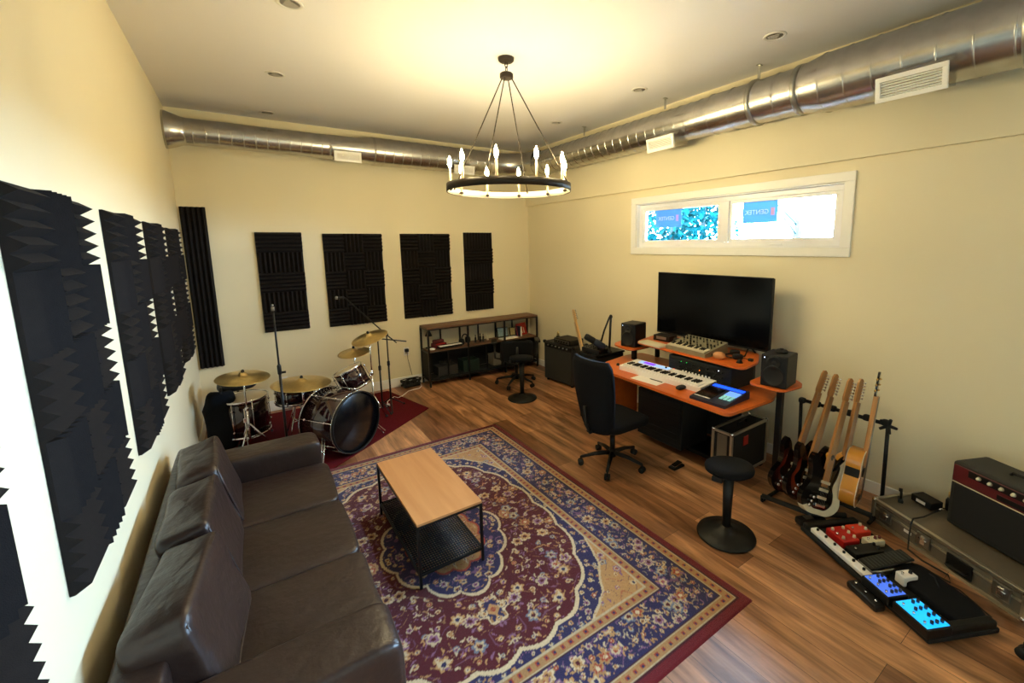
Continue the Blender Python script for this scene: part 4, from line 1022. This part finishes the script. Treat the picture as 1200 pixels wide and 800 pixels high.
# ------------------------------------------------------------------ bass amp corner
t = thing('bass_cabinet', 'large black bass speaker cabinet with grey grille near the back corner', 'speaker cabinet', (-.215,-1.28,0), 5)
MB().box((0,0,.305), (.28,.64,.57), .02).build('cabinet', M_tolex, t)
MB().box((-.144,0,.27), (.012,.57,.46), .006).build('grille', M_grille, t)
MB().box((-.143,0,.545), (.01,.58,.05), .003).build('control_panel', M_black, t)
mb = MB()
for k in range(6): mb.cyl((-.147,-.2+.08*k,.545), (-.165,-.2+.08*k,.545), .011, 12)
pieces(mb, 'knob', M_steel, t)
for x in (-.11,.11):
    for y in (-.26,.26): MB().cyl((x,y,0), (x,y,.03), .018, 12).build('rubber_foot', M_rubber, t)
for x in (-.13,.13):
    for y in (-.29,.29): MB().sbox((x,y*1.07,.58), (.05,.05,.05), .7, 14).build('corner_guard', M_blackm, t)
t = thing('amplifier_head', 'small black amplifier head on top of the bass cabinet', 'amplifier', (-.215,-1.36,.592), 5)
MB().box((0,0,.04), (.26,.34,.075), .006).build('case', M_black, t); MB().box((-.131,0,.04), (.004,.30,.05), .001).build('front_panel', M_steel, t)
mb = MB()
for k in range(5): mb.cyl((-.133,-.11+.055*k,.04), (-.148,-.11+.055*k,.04), .010, 12)
pieces(mb, 'knob', M_black, t)
t = thing('glass_jar', 'small jar with brass top standing on the bass cabinet', 'jar', (-.22,-1.11,.592)); MB().lathe([(.001,0),(.028,0),(.028,.06),(.022,.07),(.001,.07)], 20).build('body', M_black, t); MB().lathe([(.001,.07),(.02,.07),(.018,.12),(.010,.14),(.001,.14)], 20).build('top', M_brass, t)
t = thing('tin_can', 'small dark can behind the boom arm beside the leaning bass', 'can', (-.60,-2.44,.785)); MB().lathe([(.001,0),(.03,0),(.03,.09),(.028,.095),(.001,.095)], 20).build('can_body', M_matte, t); MB().cyl((0,0,.094), (0,0,.10), .02, 16).build('lid', M_steel, t)

# ------------------------------------------------------------------ guitars
def catmull(P, n=6):
    out = []; N = len(P)
    for i in range(N):
        p0, p1, p2, p3 = [Vector(P[(i+k) % N]) for k in (-1, 0, 1, 2)]
        for j in range(n):
            t = j/n; q = .5*((2*p1)+(p2-p0)*t+(2*p0-5*p1+4*p2-p3)*t*t+(3*p1-p0-3*p2+p3)*t**3); out.append((q.x, q.y))
    return out
OUT = {
 'offset': [(0,0),(.09,.004),(.15,.06),(.155,.13),(.118,.21),(.122,.28),(.145,.36),(.125,.41),(.09,.385),(.055,.33),(.0,.315),(-.055,.33),(-.09,.39),(-.125,.44),(-.15,.42),(-.145,.33),(-.115,.23),(-.15,.15),(-.155,.07),(-.09,.008)],
 'single': [(0,0),(.09,.006),(.15,.06),(.155,.14),(.115,.22),(.118,.28),(.15,.34),(.13,.36),(.085,.32),(.045,.345),(-.045,.385),(-.10,.385),(-.14,.33),(-.125,.26),(-.115,.21),(-.155,.14),(-.15,.06),(-.09,.006)],
 'acoustic': [(0,0),(.10,.008),(.17,.06),(.19,.14),(.16,.22),(.125,.29),(.135,.37),(.12,.43),(.06,.465),(0,.47),(-.06,.465),(-.12,.43),(-.135,.37),(-.125,.29),(-.16,.22),(-.19,.14),(-.17,.06),(-.10,.008)]}
def burst(name, c0, c1, c2, cz=.18, s=5.6):
    m = mat(name, c1, .14, coat=.6); nt = m.node_tree; n = nt.nodes; L = nt.links.new
    tc = [x for x in n if x.type == 'TEX_COORD'][0]; mp = n.new('ShaderNodeMapping'); mp.inputs['Location'].default_value = (0,0,-cz*s*.8); mp.inputs['Scale'].default_value = (s*1.05,0,s*.8); L(tc.outputs['Object'], mp.inputs[0])
    g = n.new('ShaderNodeTexGradient'); g.gradient_type = 'SPHERICAL'; L(mp.outputs[0], g.inputs[0]); rp = n.new('ShaderNodeValToRGB')
    rp.color_ramp.elements[0].position = .08; rp.color_ramp.elements[0].color = (*c2, 1); rp.color_ramp.elements[1].position = .75; rp.color_ramp.elements[1].color = (*c0, 1)
    e = rp.color_ramp.elements.new(.35); e.color = (*c1, 1); L(g.outputs[0], rp.inputs[0]); L(rp.outputs[0], n['Principled BSDF'].inputs['Base Color']); return m
B_cherry = burst('cherry_burst', rgb(150,60,26), rgb(84,24,14), rgb(18,8,7)); B_tob = burst('tobacco_burst', rgb(196,84,36), rgb(110,36,16), rgb(16,8,7))
M_gblack = mat('gloss_black_guitar', rgb(16,12,12), .12, coat=.6); M_gwhite = mat('ivory_lacquer', rgb(226,216,184), .25, coat=.3); M_gold_top = mat('amber_lacquer', rgb(206,138,48), .18, coat=.6, vary=.1, scale=8); M_darkolive = mat('dark_walnut_lacquer', rgb(40,30,22), .2, coat=.5)
def guitar(B, Tp, nrm, shape, bodym, edgem, guard, label, th=.044, acoustic=False, headm=None, name='electric_guitar', scale=1., neckm=M_maple, group='guitars on the multi guitar rack', band=None):
    B = Vector(B); Tp = Vector(Tp); zax = (Tp-B); L = zax.length; zax.normalize(); n = Vector(nrm); y = (n-zax*n.dot(zax)).normalized(); x = y.cross(zax)
    t = thing(name, label, 'guitar', B, 0, group)
    t.rotation_euler = Matrix(((x.x,y.x,zax.x),(x.y,y.y,zax.y),(x.z,y.z,zax.z))).to_euler()
    S = Matrix(((1,0,0,0),(0,0,1,0),(0,1,0,0),(0,0,0,1)))   # poly (x,z) extruded along y
    P = catmull(OUT[shape], 5); P = [(a*scale, b*scale) for a, b in P]
    zt = max(b for a, b in P if abs(a) < .03)
    mb = MB(); mb.prism(P, -th/2+.002, th/2-.002, S); mb.build('body', edgem, t)
    Pi = [(a*.985, (b-.18)*.985+.18) for a, b in P]
    mb = MB(); mb.prism(Pi, th/2-.003, th/2, S); mb.prism(Pi, -th/2, -th/2+.003, S); mb.build('body_faces', bodym, t)
    if acoustic:
        for s in (-1, 1):
            mb = MB(); mb.tube([(a*1.0, s*(th/2-.002), b) for a, b in P], .0032, 5, closed=True); mb.build('binding', M_cream, t)
        mb = MB(); mb.lathe([(.001,0),(.048,0),(.05,.001)], 28, frame((0,th/2+.0005,.30*scale), (0,1,0))); mb.build('sound_hole', M_matte, t)
        mb = MB(); mb.box((.124*scale,0,.285*scale), (.02,th*.86,.085), .004); mb.build('preamp_panel', M_matte, t)
    if guard:
        G = [(.0,.09),(.07,.10),(.11,.16),(.085,.22),(.09,.30),(.075,.34),(.04,.30),(.03,.27),(-.03,.27),(-.05,.31),(-.06,.22),(-.03,.15)]
        mb = MB(); mb.prism(catmull([(a*scale, b*scale) for a, b in G], 4), th/2, th/2+.003, S); mb.build('pickguard', guard, t)
    if band:
        Q = P; i0, i1 = band; idx = [(i0+k) % len(Q) for k in range((i1-i0) % len(Q)+1)]
        outer = [Q[i] for i in idx]; inner = [(Q[i][0]*.62, .15+(Q[i][1]-.15)*.76) for i in idx]
        co = []; f = []
        for p in (outer, inner):
            for yv in (-th/2-.003, th/2+.004): co += [(a*1.012, yv, b) for a, b in p]
        n_ = len(outer)
        for k in range(n_-1):
            o0, o1, i0_, i1_ = 0, n_, 2*n_, 3*n_
            f += [[o0+k,o0+k+1,o1+k+1,o1+k],[i0_+k,i1_+k,i1_+k+1,i0_+k+1],[o1+k,o1+k+1,i1_+k+1,i1_+k],[o0+k,i0_+k,i0_+k+1,o0+k+1]]
        f += [[0,n_,3*n_,2*n_],[n_-1,2*n_-1+0,4*n_-1,3*n_-1]]
        mb = MB(); mb.add(co, f, smooth=False); mb.build('white_edge_band', M_gwhite, t, label='ivory white band around the body edge')
    z0 = zt-.07; z1 = L-.175
    mb = MB(); co = []; fz = []
    for (z, w) in ((z0,.025),(z1,.019)): co += [(-w,th/2-.004,z),(w,th/2-.004,z),(w*.75,th/2-.022,z),(-w*.75,th/2-.022,z)]
    mb.add(co, [[0,1,5,4],[1,2,6,5],[2,3,7,6],[3,0,4,7],[3,2,1,0],[4,5,6,7]], smooth=False); nk = mb.build('neck', neckm, t)
    mb = MB(); co = []
    for (z, w) in ((z0-.05,.0255),(z1,.0195)): co += [(-w,th/2+.006,z),(w,th/2+.006,z),(w,th/2-.004,z),(-w,th/2-.004,z)]
    mb.add(co, [[0,1,5,4],[1,2,6,5],[2,3,7,6],[3,0,4,7],[3,2,1,0],[4,5,6,7]], smooth=False); mb.build('fretboard', neckm if neckm in (M_maple, M_palemaple) else M_rose, nk)
    mb = MB(); H = [(-.019,z1),(.019,z1),(.024,z1+.02),(.022,L-.03),(.012,L-.004),(-.004,L),(-.022,L-.012),(-.030,L-.05),(-.024,z1+.025)]
    mb.prism(H, th/2-.020, th/2-.006, S); hd_ = mb.build('headstock', headm or neckm, t)
    for k in range(6):
        if acoustic: s = -1 if k < 3 else 1; zz = z1+.045+.04*(k % 3)
        else: s = -1; zz = z1+.03+.023*k
        mb = MB(); mb.cyl((s*.022,th/2-.013,zz), (s*.05,th/2-.013,zz), .004, 8); mb.ell((s*.056,th/2-.013,zz), (.009,.006,.010), 10, 6); mb.cyl((s*.015,th/2-.01,zz), (s*.015,th/2+.004,zz), .004, 8); mb.build('tuning_peg', M_gold if acoustic else M_chrome, hd_)
    if not acoustic:
        for zz in (.12, .175, .23): MB().box((0,th/2+.006,zz*scale), (.075,.009,.02), .003).build('pickup', M_black if guard is not None and guard is M_gwhite else M_cream, t)
        for k in range(3): MB().cyl((.07+.018*k*.6,th/2+.002,(.11-.03*k)*scale), (.07+.018*k*.6,th/2+.018,(.11-.03*k)*scale), .010, 14).build('knob', M_chrome, t)
    MB().box((0,th/2+.007,.065*scale), (.08,.010,.022), .002).build('bridge', M_rose if acoustic else M_chrome, t)
    mb = MB()
    for k in range(6): u = (k-2.5)/2.5; mb.tube([(u*.026,th/2+.013,.065*scale), (u*.017,th/2+.010,z1)], .0008, 4)
    mb.build('strings', M_steel, t)
    return t
guitar((-.74,-4.70,.11), (-.38,-4.777,1.02), (-.36,-.93,.1), 'offset', B_cherry, M_gblack, M_gblack, 'dark cherry sunburst electric guitar, leftmost on the rack')
guitar((-.76,-4.82,.11), (-.38,-4.854,1.01), (-.36,-.93,.1), 'offset', B_tob, M_gblack, M_gblack, 'reddish sunburst electric guitar, second from left on the rack')
guitar((-.80,-4.955,.088), (-.38,-4.951,1.0), (-.42,-.90,.1), 'offset', M_gblack, M_gblack, None, 'black electric guitar with ivory white edge band, in the middle of the rack', band=(66, 8))
guitar((-.58,-4.985,.11), (-.38,-5.015,1.015), (-.25,-.96,.1), 'single', M_gblack, M_gold_top, None, 'dark electric guitar with amber edge, second from right on the rack')
guitar((-.50,-5.06,.12), (-.38,-5.09,1.09), (.16,-.98,.0), 'acoustic', M_gold_top, M_gold_top, None, 'amber acoustic guitar with thick body and black headstock, rightmost on the rack', th=.10, acoustic=True, headm=M_gblack, name='acoustic_guitar', scale=.86)
guitar((-.42,-2.15,.12), (-.35,-1.646,1.13), (-.95,.12,.1), 'offset', B_tob, M_gblack, M_gwhite, 'electric bass leaning between bass cabinet and desk', name='bass_guitar', group='leaning bass', neckm=M_palemaple)
# rack stand
t = thing('guitar_rack', 'black tubular floor rack holding five guitars by the wall', 'guitar rack', (-.34,-4.92,0))
def G(x, y, z): return Vector((x+.34, y+4.92, z))
MB().tube([G(-.32,-4.60,.72), G(-.33,-5.19,.71)], .014, 12).build('top_rail', M_blackm, t)
mb = MB()
for k in range(6): mb.sbox(G(-.345,-4.62-.112*k,.725), (.05,.05,.045), .6, 16)
for k in range(6): pass
pieces(mb, 'padded_neck_rest', M_rubber, t)
for y, xe in ((-4.60, -.84), (-5.19, -.50)):
    MB().tube([G(-.32,y,.72), G(-.30,y,.40), G(-.28,y,.02)], .013, 12).build('post', M_blackm, t)
    MB().tube([G(-.08,y,.02), G(xe,y,.02)], .013, 12).build('foot', M_blackm, t)
MB().tube([G(-.84,-4.60,.06), G(-.78,-4.93,.06), G(-.60,-5.08,.06)], .018, 12).build('padded_body_rail', M_rubber, t)
MB().tube([G(-.46,-4.60,.06), G(-.46,-5.19,.06)], .018, 12).build('padded_body_rail', M_rubber, t)
MB().tube([G(-.84,-4.60,.02), G(-.84,-4.60,.06)], .012, 10).build('rail_bracket', M_blackm, t); MB().tube([G(-.46,-4.60,.02), G(-.46,-4.60,.06)], .012, 10).build('rail_bracket', M_blackm, t); MB().tube([G(-.46,-5.19,.02), G(-.46,-5.19,.06)], .012, 10).build('rail_bracket', M_blackm, t)
mb = MB()
for k in range(5):
    a = 2*PI*k/5; mb.tube([G(-.35,-5.20,.71), G(-.35,-5.20,.71)+Vector((-.02,-.055*math.cos(a),.055*math.sin(a)))], [.014,.010], 8)
mb.build('star_knob', M_rubber, t)

# ------------------------------------------------------------------ road case, amp, pedalboard (all turned the same way)
rc = thing('road_case', 'long low grey road case with aluminium edges along the right wall', 'flight case', (-.39,-5.18,0), -115.2)
LC, WC, HC = .88, .37, .165
MB().box((LC/2,WC/2,HC/2), (LC,WC,HC-.01), .003).build('shell', M_casegrey, rc)
mb = MB()
for z in (.008, HC-.008):
    for y in (0, WC): mb.box((LC/2,y,z), (LC,.024,.024), .003)
    for x in (0, LC): mb.box((x,WC/2,z), (.024,WC,.024), .003)
for x in (0, LC):
    for y in (0, WC): mb.box((x,y,HC/2), (.024,.024,HC), .003)
mb.box((LC/2,-.004,HC*.62), (LC,.010,.012), .002)
mb.build('metal_edging', M_alum, rc)
for x in (0, LC):
    for y in (0, WC):
        for z in (.012, HC-.008): MB().ell((x,y,z), (.018,.018,.018), 12, 8).build('corner_ball', M_chrome, rc)
for x in (.10, .36, .78):
    l = MB().box((x,-.010,HC*.55), (.085,.012,.085), .003).build('latch_plate', M_steel, rc)
    MB().box((x,-.018,HC*.55), (.03,.010,.05), .003).cyl((x-.025,-.02,HC*.6), (x+.025,-.02,HC*.6), .004, 8).build('latch', M_chrome, l)
h_ = MB().box((.57,-.010,HC*.45), (.14,.012,.09), .003).build('handle_plate', M_black, rc)
MB().tube([(.52,-.018,HC*.4),(.52,-.04,HC*.38),(.62,-.04,HC*.38),(.62,-.018,HC*.4)], .007, 8).build('handle', M_black, h_)
MB().box((.26,-.014,HC*.5), (.05,.003,.018)).build('white_label', M_paper, rc)
am = thing('guitar_amplifier', 'guitar combo amplifier with oxblood panel and five cream knobs on the road case', 'amplifier', (-.345,-5.552,HC+.008), -115.2)
LA, WA, HA = .56, .265, .43
MB().box((LA/2,WA/2,HA/2), (LA,WA,HA), .018, seg=3).build('cabinet', M_tolex, am)
MB().box((LA/2,-.004,HA*.37), (LA-.06,.012,HA*.60), .004).build('grille', M_silvgrille, am)
MB().box((LA/2,-.003,HA*.83), (LA-.03,.010,HA*.25), .003).build('oxblood_fascia', M_dred, am)
MB().box((LA/2,-.008,HA*.695), (LA-.03,.006,.006), .002).build('piping', M_cream, am)
MB().box((LA/2+.02,-.008,HA*.90), (LA-.16,.008,HA*.10), .002).build('control_panel', M_black, am)
for k in range(5):
    kn = MB().lathe([(.001,.016),(.008,.016),(.012,.0),(.001,0)], 16, frame((.16+.058*k,-.012,HA*.90), (0,-1,0))).build('knob', M_cream, am)
MB().box((.34,-.0095,HA*.765), (.17,.003,.03), .001).build('dark_badge', M_black, am)
MB().tube([(.22,WA*.5,HA),(.23,WA*.5,HA+.018),(.41,WA*.5,HA+.018),(.42,WA*.5,HA)], .010, 8).build('handle', M_black, am)
for x in (.04,LA-.04):
    for y in (.04,WA-.12): MB().cyl((x,y,-.008), (x,y,.004), .014, 12).build('rubber_foot', M_rubber, am)
t = thing('power_supply', 'black power brick with white label on the road case beside the amplifier', 'power supply', (-.20,-5.42,HC+.004), -115); MB().box((0,0,.025), (.14,.10,.05), .006).build('body', M_black, t); MB().box((.0,-.052,.025), (.06,.003,.02)).build('white_label', M_paper, t)
t = thing('instrument_lead', 'black lead hanging over the front of the road case', 'cable', (-.39,-5.18,0), -115.2)
MB().tube([(.24,.25,HC+.03),(.26,.10,HC+.012),(.275,.0,HC+.022),(.28,-.02,HC-.01),(.285,-.03,.06),(.32,-.07,.01),(.42,-.08,.008),(.55,-.05,.008),(.60,-.10,.008),(.50,-.13,.008)], .005, 8).build('lead', M_rubber, t); MB().cyl((.24,.25,HC+.03), (.235,.29,HC+.03), .008, 10).build('plug', M_chrome, t)
t = thing('capo_clamp', 'small black clamp standing on the left end of the road case', 'clamp', (-.30,-5.30,HC+.004), 20); MB().box((0,0,.012), (.07,.03,.024), .006).tube([(-.01,0,.02),(-.02,0,.06),(.01,0,.085),(.03,0,.07)], .008, 8).build('body', M_black, t); MB().cyl((.03,-.01,.07), (.03,.01,.07), .012, 12).build('pad', M_rubber, t)
t = thing('slide_bottle', 'small black bottle with brass top between power brick and amplifier', 'bottle', (-.16,-5.53,HC+.004)); MB().lathe([(.001,0),(.022,0),(.022,.07),(.012,.09),(.001,.09)], 18).build('bottle_body', M_black, t); MB().cyl((0,0,.09), (0,0,.13), .012, 14).build('top', M_brass, t)

pb = thing('pedalboard', 'long black pedalboard lying on the floor in front of the road case', 'pedalboard', (-.93,-4.95,0), -117)
MB().box((.44,.19,.024), (.90,.42,.03), .008).build('board', M_matte, pb)
MB().box((.86,.19,.045), (.05,.40,.06), .012).build('end_rail', M_black, pb); MB().box((.02,.19,.045), (.05,.40,.05), .012).build('end_rail', M_black, pb)
mb = MB(); mb.sbox((.66,.29,.055), (.42,.22,.05), .4, 30, wr=.02); mb.build('carpet_pad', M_fabric, pb)
zp = .04
def pedal(name, label, s, tt, ls, lt, h, m, knobs=(), switch=True, knobm=M_cream, rot=0., cat='effects pedal'):
    c = Vector((-.93,-4.95,0))+Vector((-.454,-.891,0))*s+Vector((.891,-.454,0))*tt
    t = thing(name, label, cat, (c.x, c.y, zp), -117+rot, 'pedals on the pedalboard')
    MB().box((0,0,h/2), (ls,lt,h), .006).build('housing', m, t)
    for (x, y) in knobs: MB().lathe([(.001,.016),(.008,.016),(.010,0),(.001,0)], 14, T(x*ls/2,y*lt/2,h)).build('knob', knobm, t)
    if switch: MB().cyl((0,-lt*.33,h), (0,-lt*.33,h+.012), .007, 12).build('foot_switch', M_chrome, t)
    return t
t = pedal('switcher_strip', 'long white strip of foot switches along the front of the pedalboard', .28, .025, .44, .052, .03, M_whitep, switch=False, cat='foot switcher')
for k in range(6): MB().cyl((-.185+.073*k,0,.03), (-.185+.073*k,0,.042), .008, 14).build('foot_switch', M_black, t)
pedal('effects_pedal', 'large red effects pedal with cream knobs on the pedalboard', .175, .14, .15, .12, .05, M_red, [(-.6,.7),(0,.7),(.6,.7),(-.6,-.6),(.6,-.6)])
pedal('effects_pedal', 'small orange red effects pedal beside the larger red one', .14, .285, .09, .12, .05, mat('vermilion_enamel', rgb(206,52,30), .35), [(-.5,.6),(.5,.6)])
pedal('effects_pedal', 'small cream effects pedal below the two red ones', .245, .30, .06, .12, .045, M_cream, [(0,.7),(0,.2)], knobm=M_dred)
pedal('effects_pedal', 'flat black effects pedal between the red pedals and the wah', .315, .17, .085, .20, .045, M_black, [(-.4,.8),(.4,.8)], knobm=M_black)
t = pedal('wah_pedal', 'grey wah pedal with rubber treadle across the pedalboard', .435, .205, .11, .30, .035, M_steel, switch=False, cat='wah pedal')
mb = MB(); mb.M = X('X', 6); mb.box((0,0,.055), (.095,.29,.014), .006); mb.build('treadle', M_rubber, t)
mb = MB(); mb.M = X('X', 6)
for k in range(12): mb.box((0,-.125+.0225*k,.063), (.08,.006,.004), .001)
pieces(mb, 'tread_rib', mat('grey_rubber', rgb(60,62,58), .8), t)
pedal('effects_pedal', 'small white effects pedal behind the blue lit ones', .555, .21, .06, .09, .06, M_whitep, [(0,.5)], knobm=M_black)
M_blue = mat('blue_backlit_panel', rgb(70,110,215), .35, emit=rgb(70,110,225), es=.55); M_cyan = mat('cyan_backlit_panel', rgb(20,160,225), .3, emit=rgb(20,150,235), es=1.0)
def lit(label, s, tt, ls, lt, m):
    t = pedal('effects_pedal', label, s, tt, ls, lt, .05, M_black, [], switch=False)
    MB().box((0,0,.051), (ls-.02,lt-.02,.004), .001).build('lit_panel', m, t)
    mb = MB(); rs4 = random.Random(int(s*100))
    for i in range(4):
        for j in range(3):
            if j > 0 or i % 2: mb.cyl((-ls*.33+ls*.22*i,-lt*.1+lt*.2*j,.053), (-ls*.33+ls*.22*i,-lt*.1+lt*.2*j,.068), .008, 12)
    pieces(mb, 'knob', M_navy, t)
    mb = MB()
    for i in range(3): mb.cyl((-ls*.3+ls*.3*i,-lt*.33,.053), (-ls*.3+ls*.3*i,-lt*.33,.066), .006, 12)
    pieces(mb, 'foot_switch', M_chrome, t)
lit('blue lit effects pedal at the end of the white strip', .60, .02, .17, .13, M_blue)
lit('cyan lit effects pedal at the near end of the pedalboard', .795, .04, .19, .15, M_cyan)
c = Vector((-.93,-4.95,0))+Vector((-.454,-.891,0))*.58+Vector((.891,-.454,0))*-.075
t = thing('foot_switch_bar', 'small black foot switch bar on the floor beside the blue pedal', 'foot switch', (c.x,c.y,0), -117)
MB().box((0,0,.02), (.20,.07,.04), .014).build('housing', M_black, t)
for k in range(3): MB().cyl((-.065+.065*k,0,.04), (-.065+.065*k,0,.05), .007, 12).build('foot_switch', M_chrome, t)
c = Vector((-.93,-4.95,0))+Vector((-.454,-.891,0))*-.03+Vector((.891,-.454,0))*.10
t = thing('expression_pedal', 'black pedal lying at the far end of the pedalboard by the guitars', 'pedal', (c.x,c.y,.0), -117)
MB().box((-.03,0,.03), (.08,.20,.05), .015).build('housing', M_black, t)
MB().box((-.03,-.02,.058), (.04,.06,.004), .001).build('marking', M_steel, t)
mb = MB(); c = Vector((0,0,0))
mb.tube([(.66,.30,.09),(.60,.34,.10),(.52,.38,.06),(.50,.44,.008),(.62,.50,.008),(.8,.47,.008)], .004, 6)
mb.build('patch_lead', M_rubber, pb)
# ------------------------------------------------------------------ outdoors and light
w = bpy.data.worlds.new('sky'); bpy.context.scene.world = w; w.use_nodes = True
n = w.node_tree.nodes; L = w.node_tree.links.new; bg = n['Background']
sk = n.new('ShaderNodeTexSky'); sk.sky_type = 'HOSEK_WILKIE'; sk.turbidity = 3; sk.sun_direction = (-.3,-.5,.8)
mxw = n.new('ShaderNodeMix'); mxw.data_type = 'RGBA'; mxw.inputs[0].default_value = .85; mxw.inputs[7].default_value = (.56,.74,1.0,1)
L(sk.outputs[0], mxw.inputs[6]); L(mxw.outputs[2], bg.inputs[0]); bg.inputs['Strength'].default_value = 84.0
# ground and trees outside the window
M_gnd = mat('frosty_grass', rgb(60,70,70), .9, vary=.2, scale=3)
o = MB().bx((.6,-30,1.2), (40,20,1.3)).build('ground', M_gnd); o['kind'] = 'structure'
M_leaf = mat('pale_teal_foliage', rgb(6,46,50), 1., vary=.4, scale=5, spec=0.); M_bark = mat('grey_bark', rgb(40,52,52), .9, vary=.2)
def tree(x, y, h, label, leafy=True, seed=1):
    rs_ = random.Random(seed); t = thing('leafy_tree' if leafy else 'bare_tree', label, 'tree', (x, y, 1.3))
    mb = MB(); mb.tube([(0,0,0),(.05,0,h*.4),(0,.05,h*.95)], [.09,.06,.015], 8)
    for k in range(14):
        z = h*(.25+.65*rs_.random()); a = rs_.random()*6.28; l = h*.3*(1.1-z/h)+.15
        p1 = Vector((l*math.cos(a), l*math.sin(a), z+l*.6)); mb.tube([(0,0,z), p1*.5+Vector((0,0,z*.52)), p1], [.022,.014,.006], 5)
        for q in range(3): mb.tube([p1*.7+Vector((0,0,z*.3)), p1+Vector((rs_.uniform(-.3,.3), rs_.uniform(-.3,.3), rs_.uniform(0,.4)))], [.008,.003], 4)
    mb.build('trunk', M_bark, t)
    if leafy:
        mb = MB(); co = []; f = []
        for k in range(3000):
            z = h*rs_.uniform(.05, 1.); rr = h*.30*(1.08-z/h)*math.sqrt(rs_.random()); a = rs_.random()*6.28
            c = Vector((rr*math.cos(a), rr*math.sin(a), z)); u = Vector((rs_.uniform(-1,1), rs_.uniform(-1,1), rs_.uniform(-1,1))).normalized()*.075; v = u.cross(Vector((rs_.uniform(-1,1), rs_.uniform(-1,1), rs_.uniform(-1,1)))).normalized()*.045
            i = len(co); co += [c-u, c+v, c+u, c-v]; f.append([i,i+1,i+2,i+3])
        mb.add(co, f, smooth=False); mb.build('foliage', M_leaf, t)
tree(3.2, -.35, 3.2, 'leafy tree outside the left window pane, behind its sticker', seed=1)
tree(5.8, .8, 3.6, 'leafy tree filling the right part of the left window pane', seed=2)
tree(3.6, -2.6, 3.0, 'bare thin tree outside the right window pane', leafy=False, seed=5)
# daylight portals in the window openings
for i, (a, b_, Z0, Z1) in enumerate(WIN):
    ld = bpy.data.lights.new('window_portal', 'AREA'); ld.shape = 'RECTANGLE'; ld.size = a-b_; ld.size_y = Z1-Z0; ld.cycles.is_portal = True
    lo = bpy.data.objects.new('window_portal', ld); C.objects.link(lo); lo.location = (.14, (a+b_)/2, (Z0+Z1)/2); lo.rotation_euler = (0, R(90), 0); lo.rotation_euler = (R(90), 0, R(90))
sc = bpy.context.scene
sc.view_settings.view_transform = 'Standard'; sc.view_settings.look = 'None'; sc.view_settings.gamma = 1; sc.view_settings.use_curve_mapping = False
sc.view_settings.exposure = 0.88
sc.cycles.max_bounces = 10; sc.cycles.diffuse_bounces = 6; sc.cycles.transparent_max_bounces = 12; sc.cycles.sample_clamp_indirect = 0; sc.cycles.caustics_reflective = False
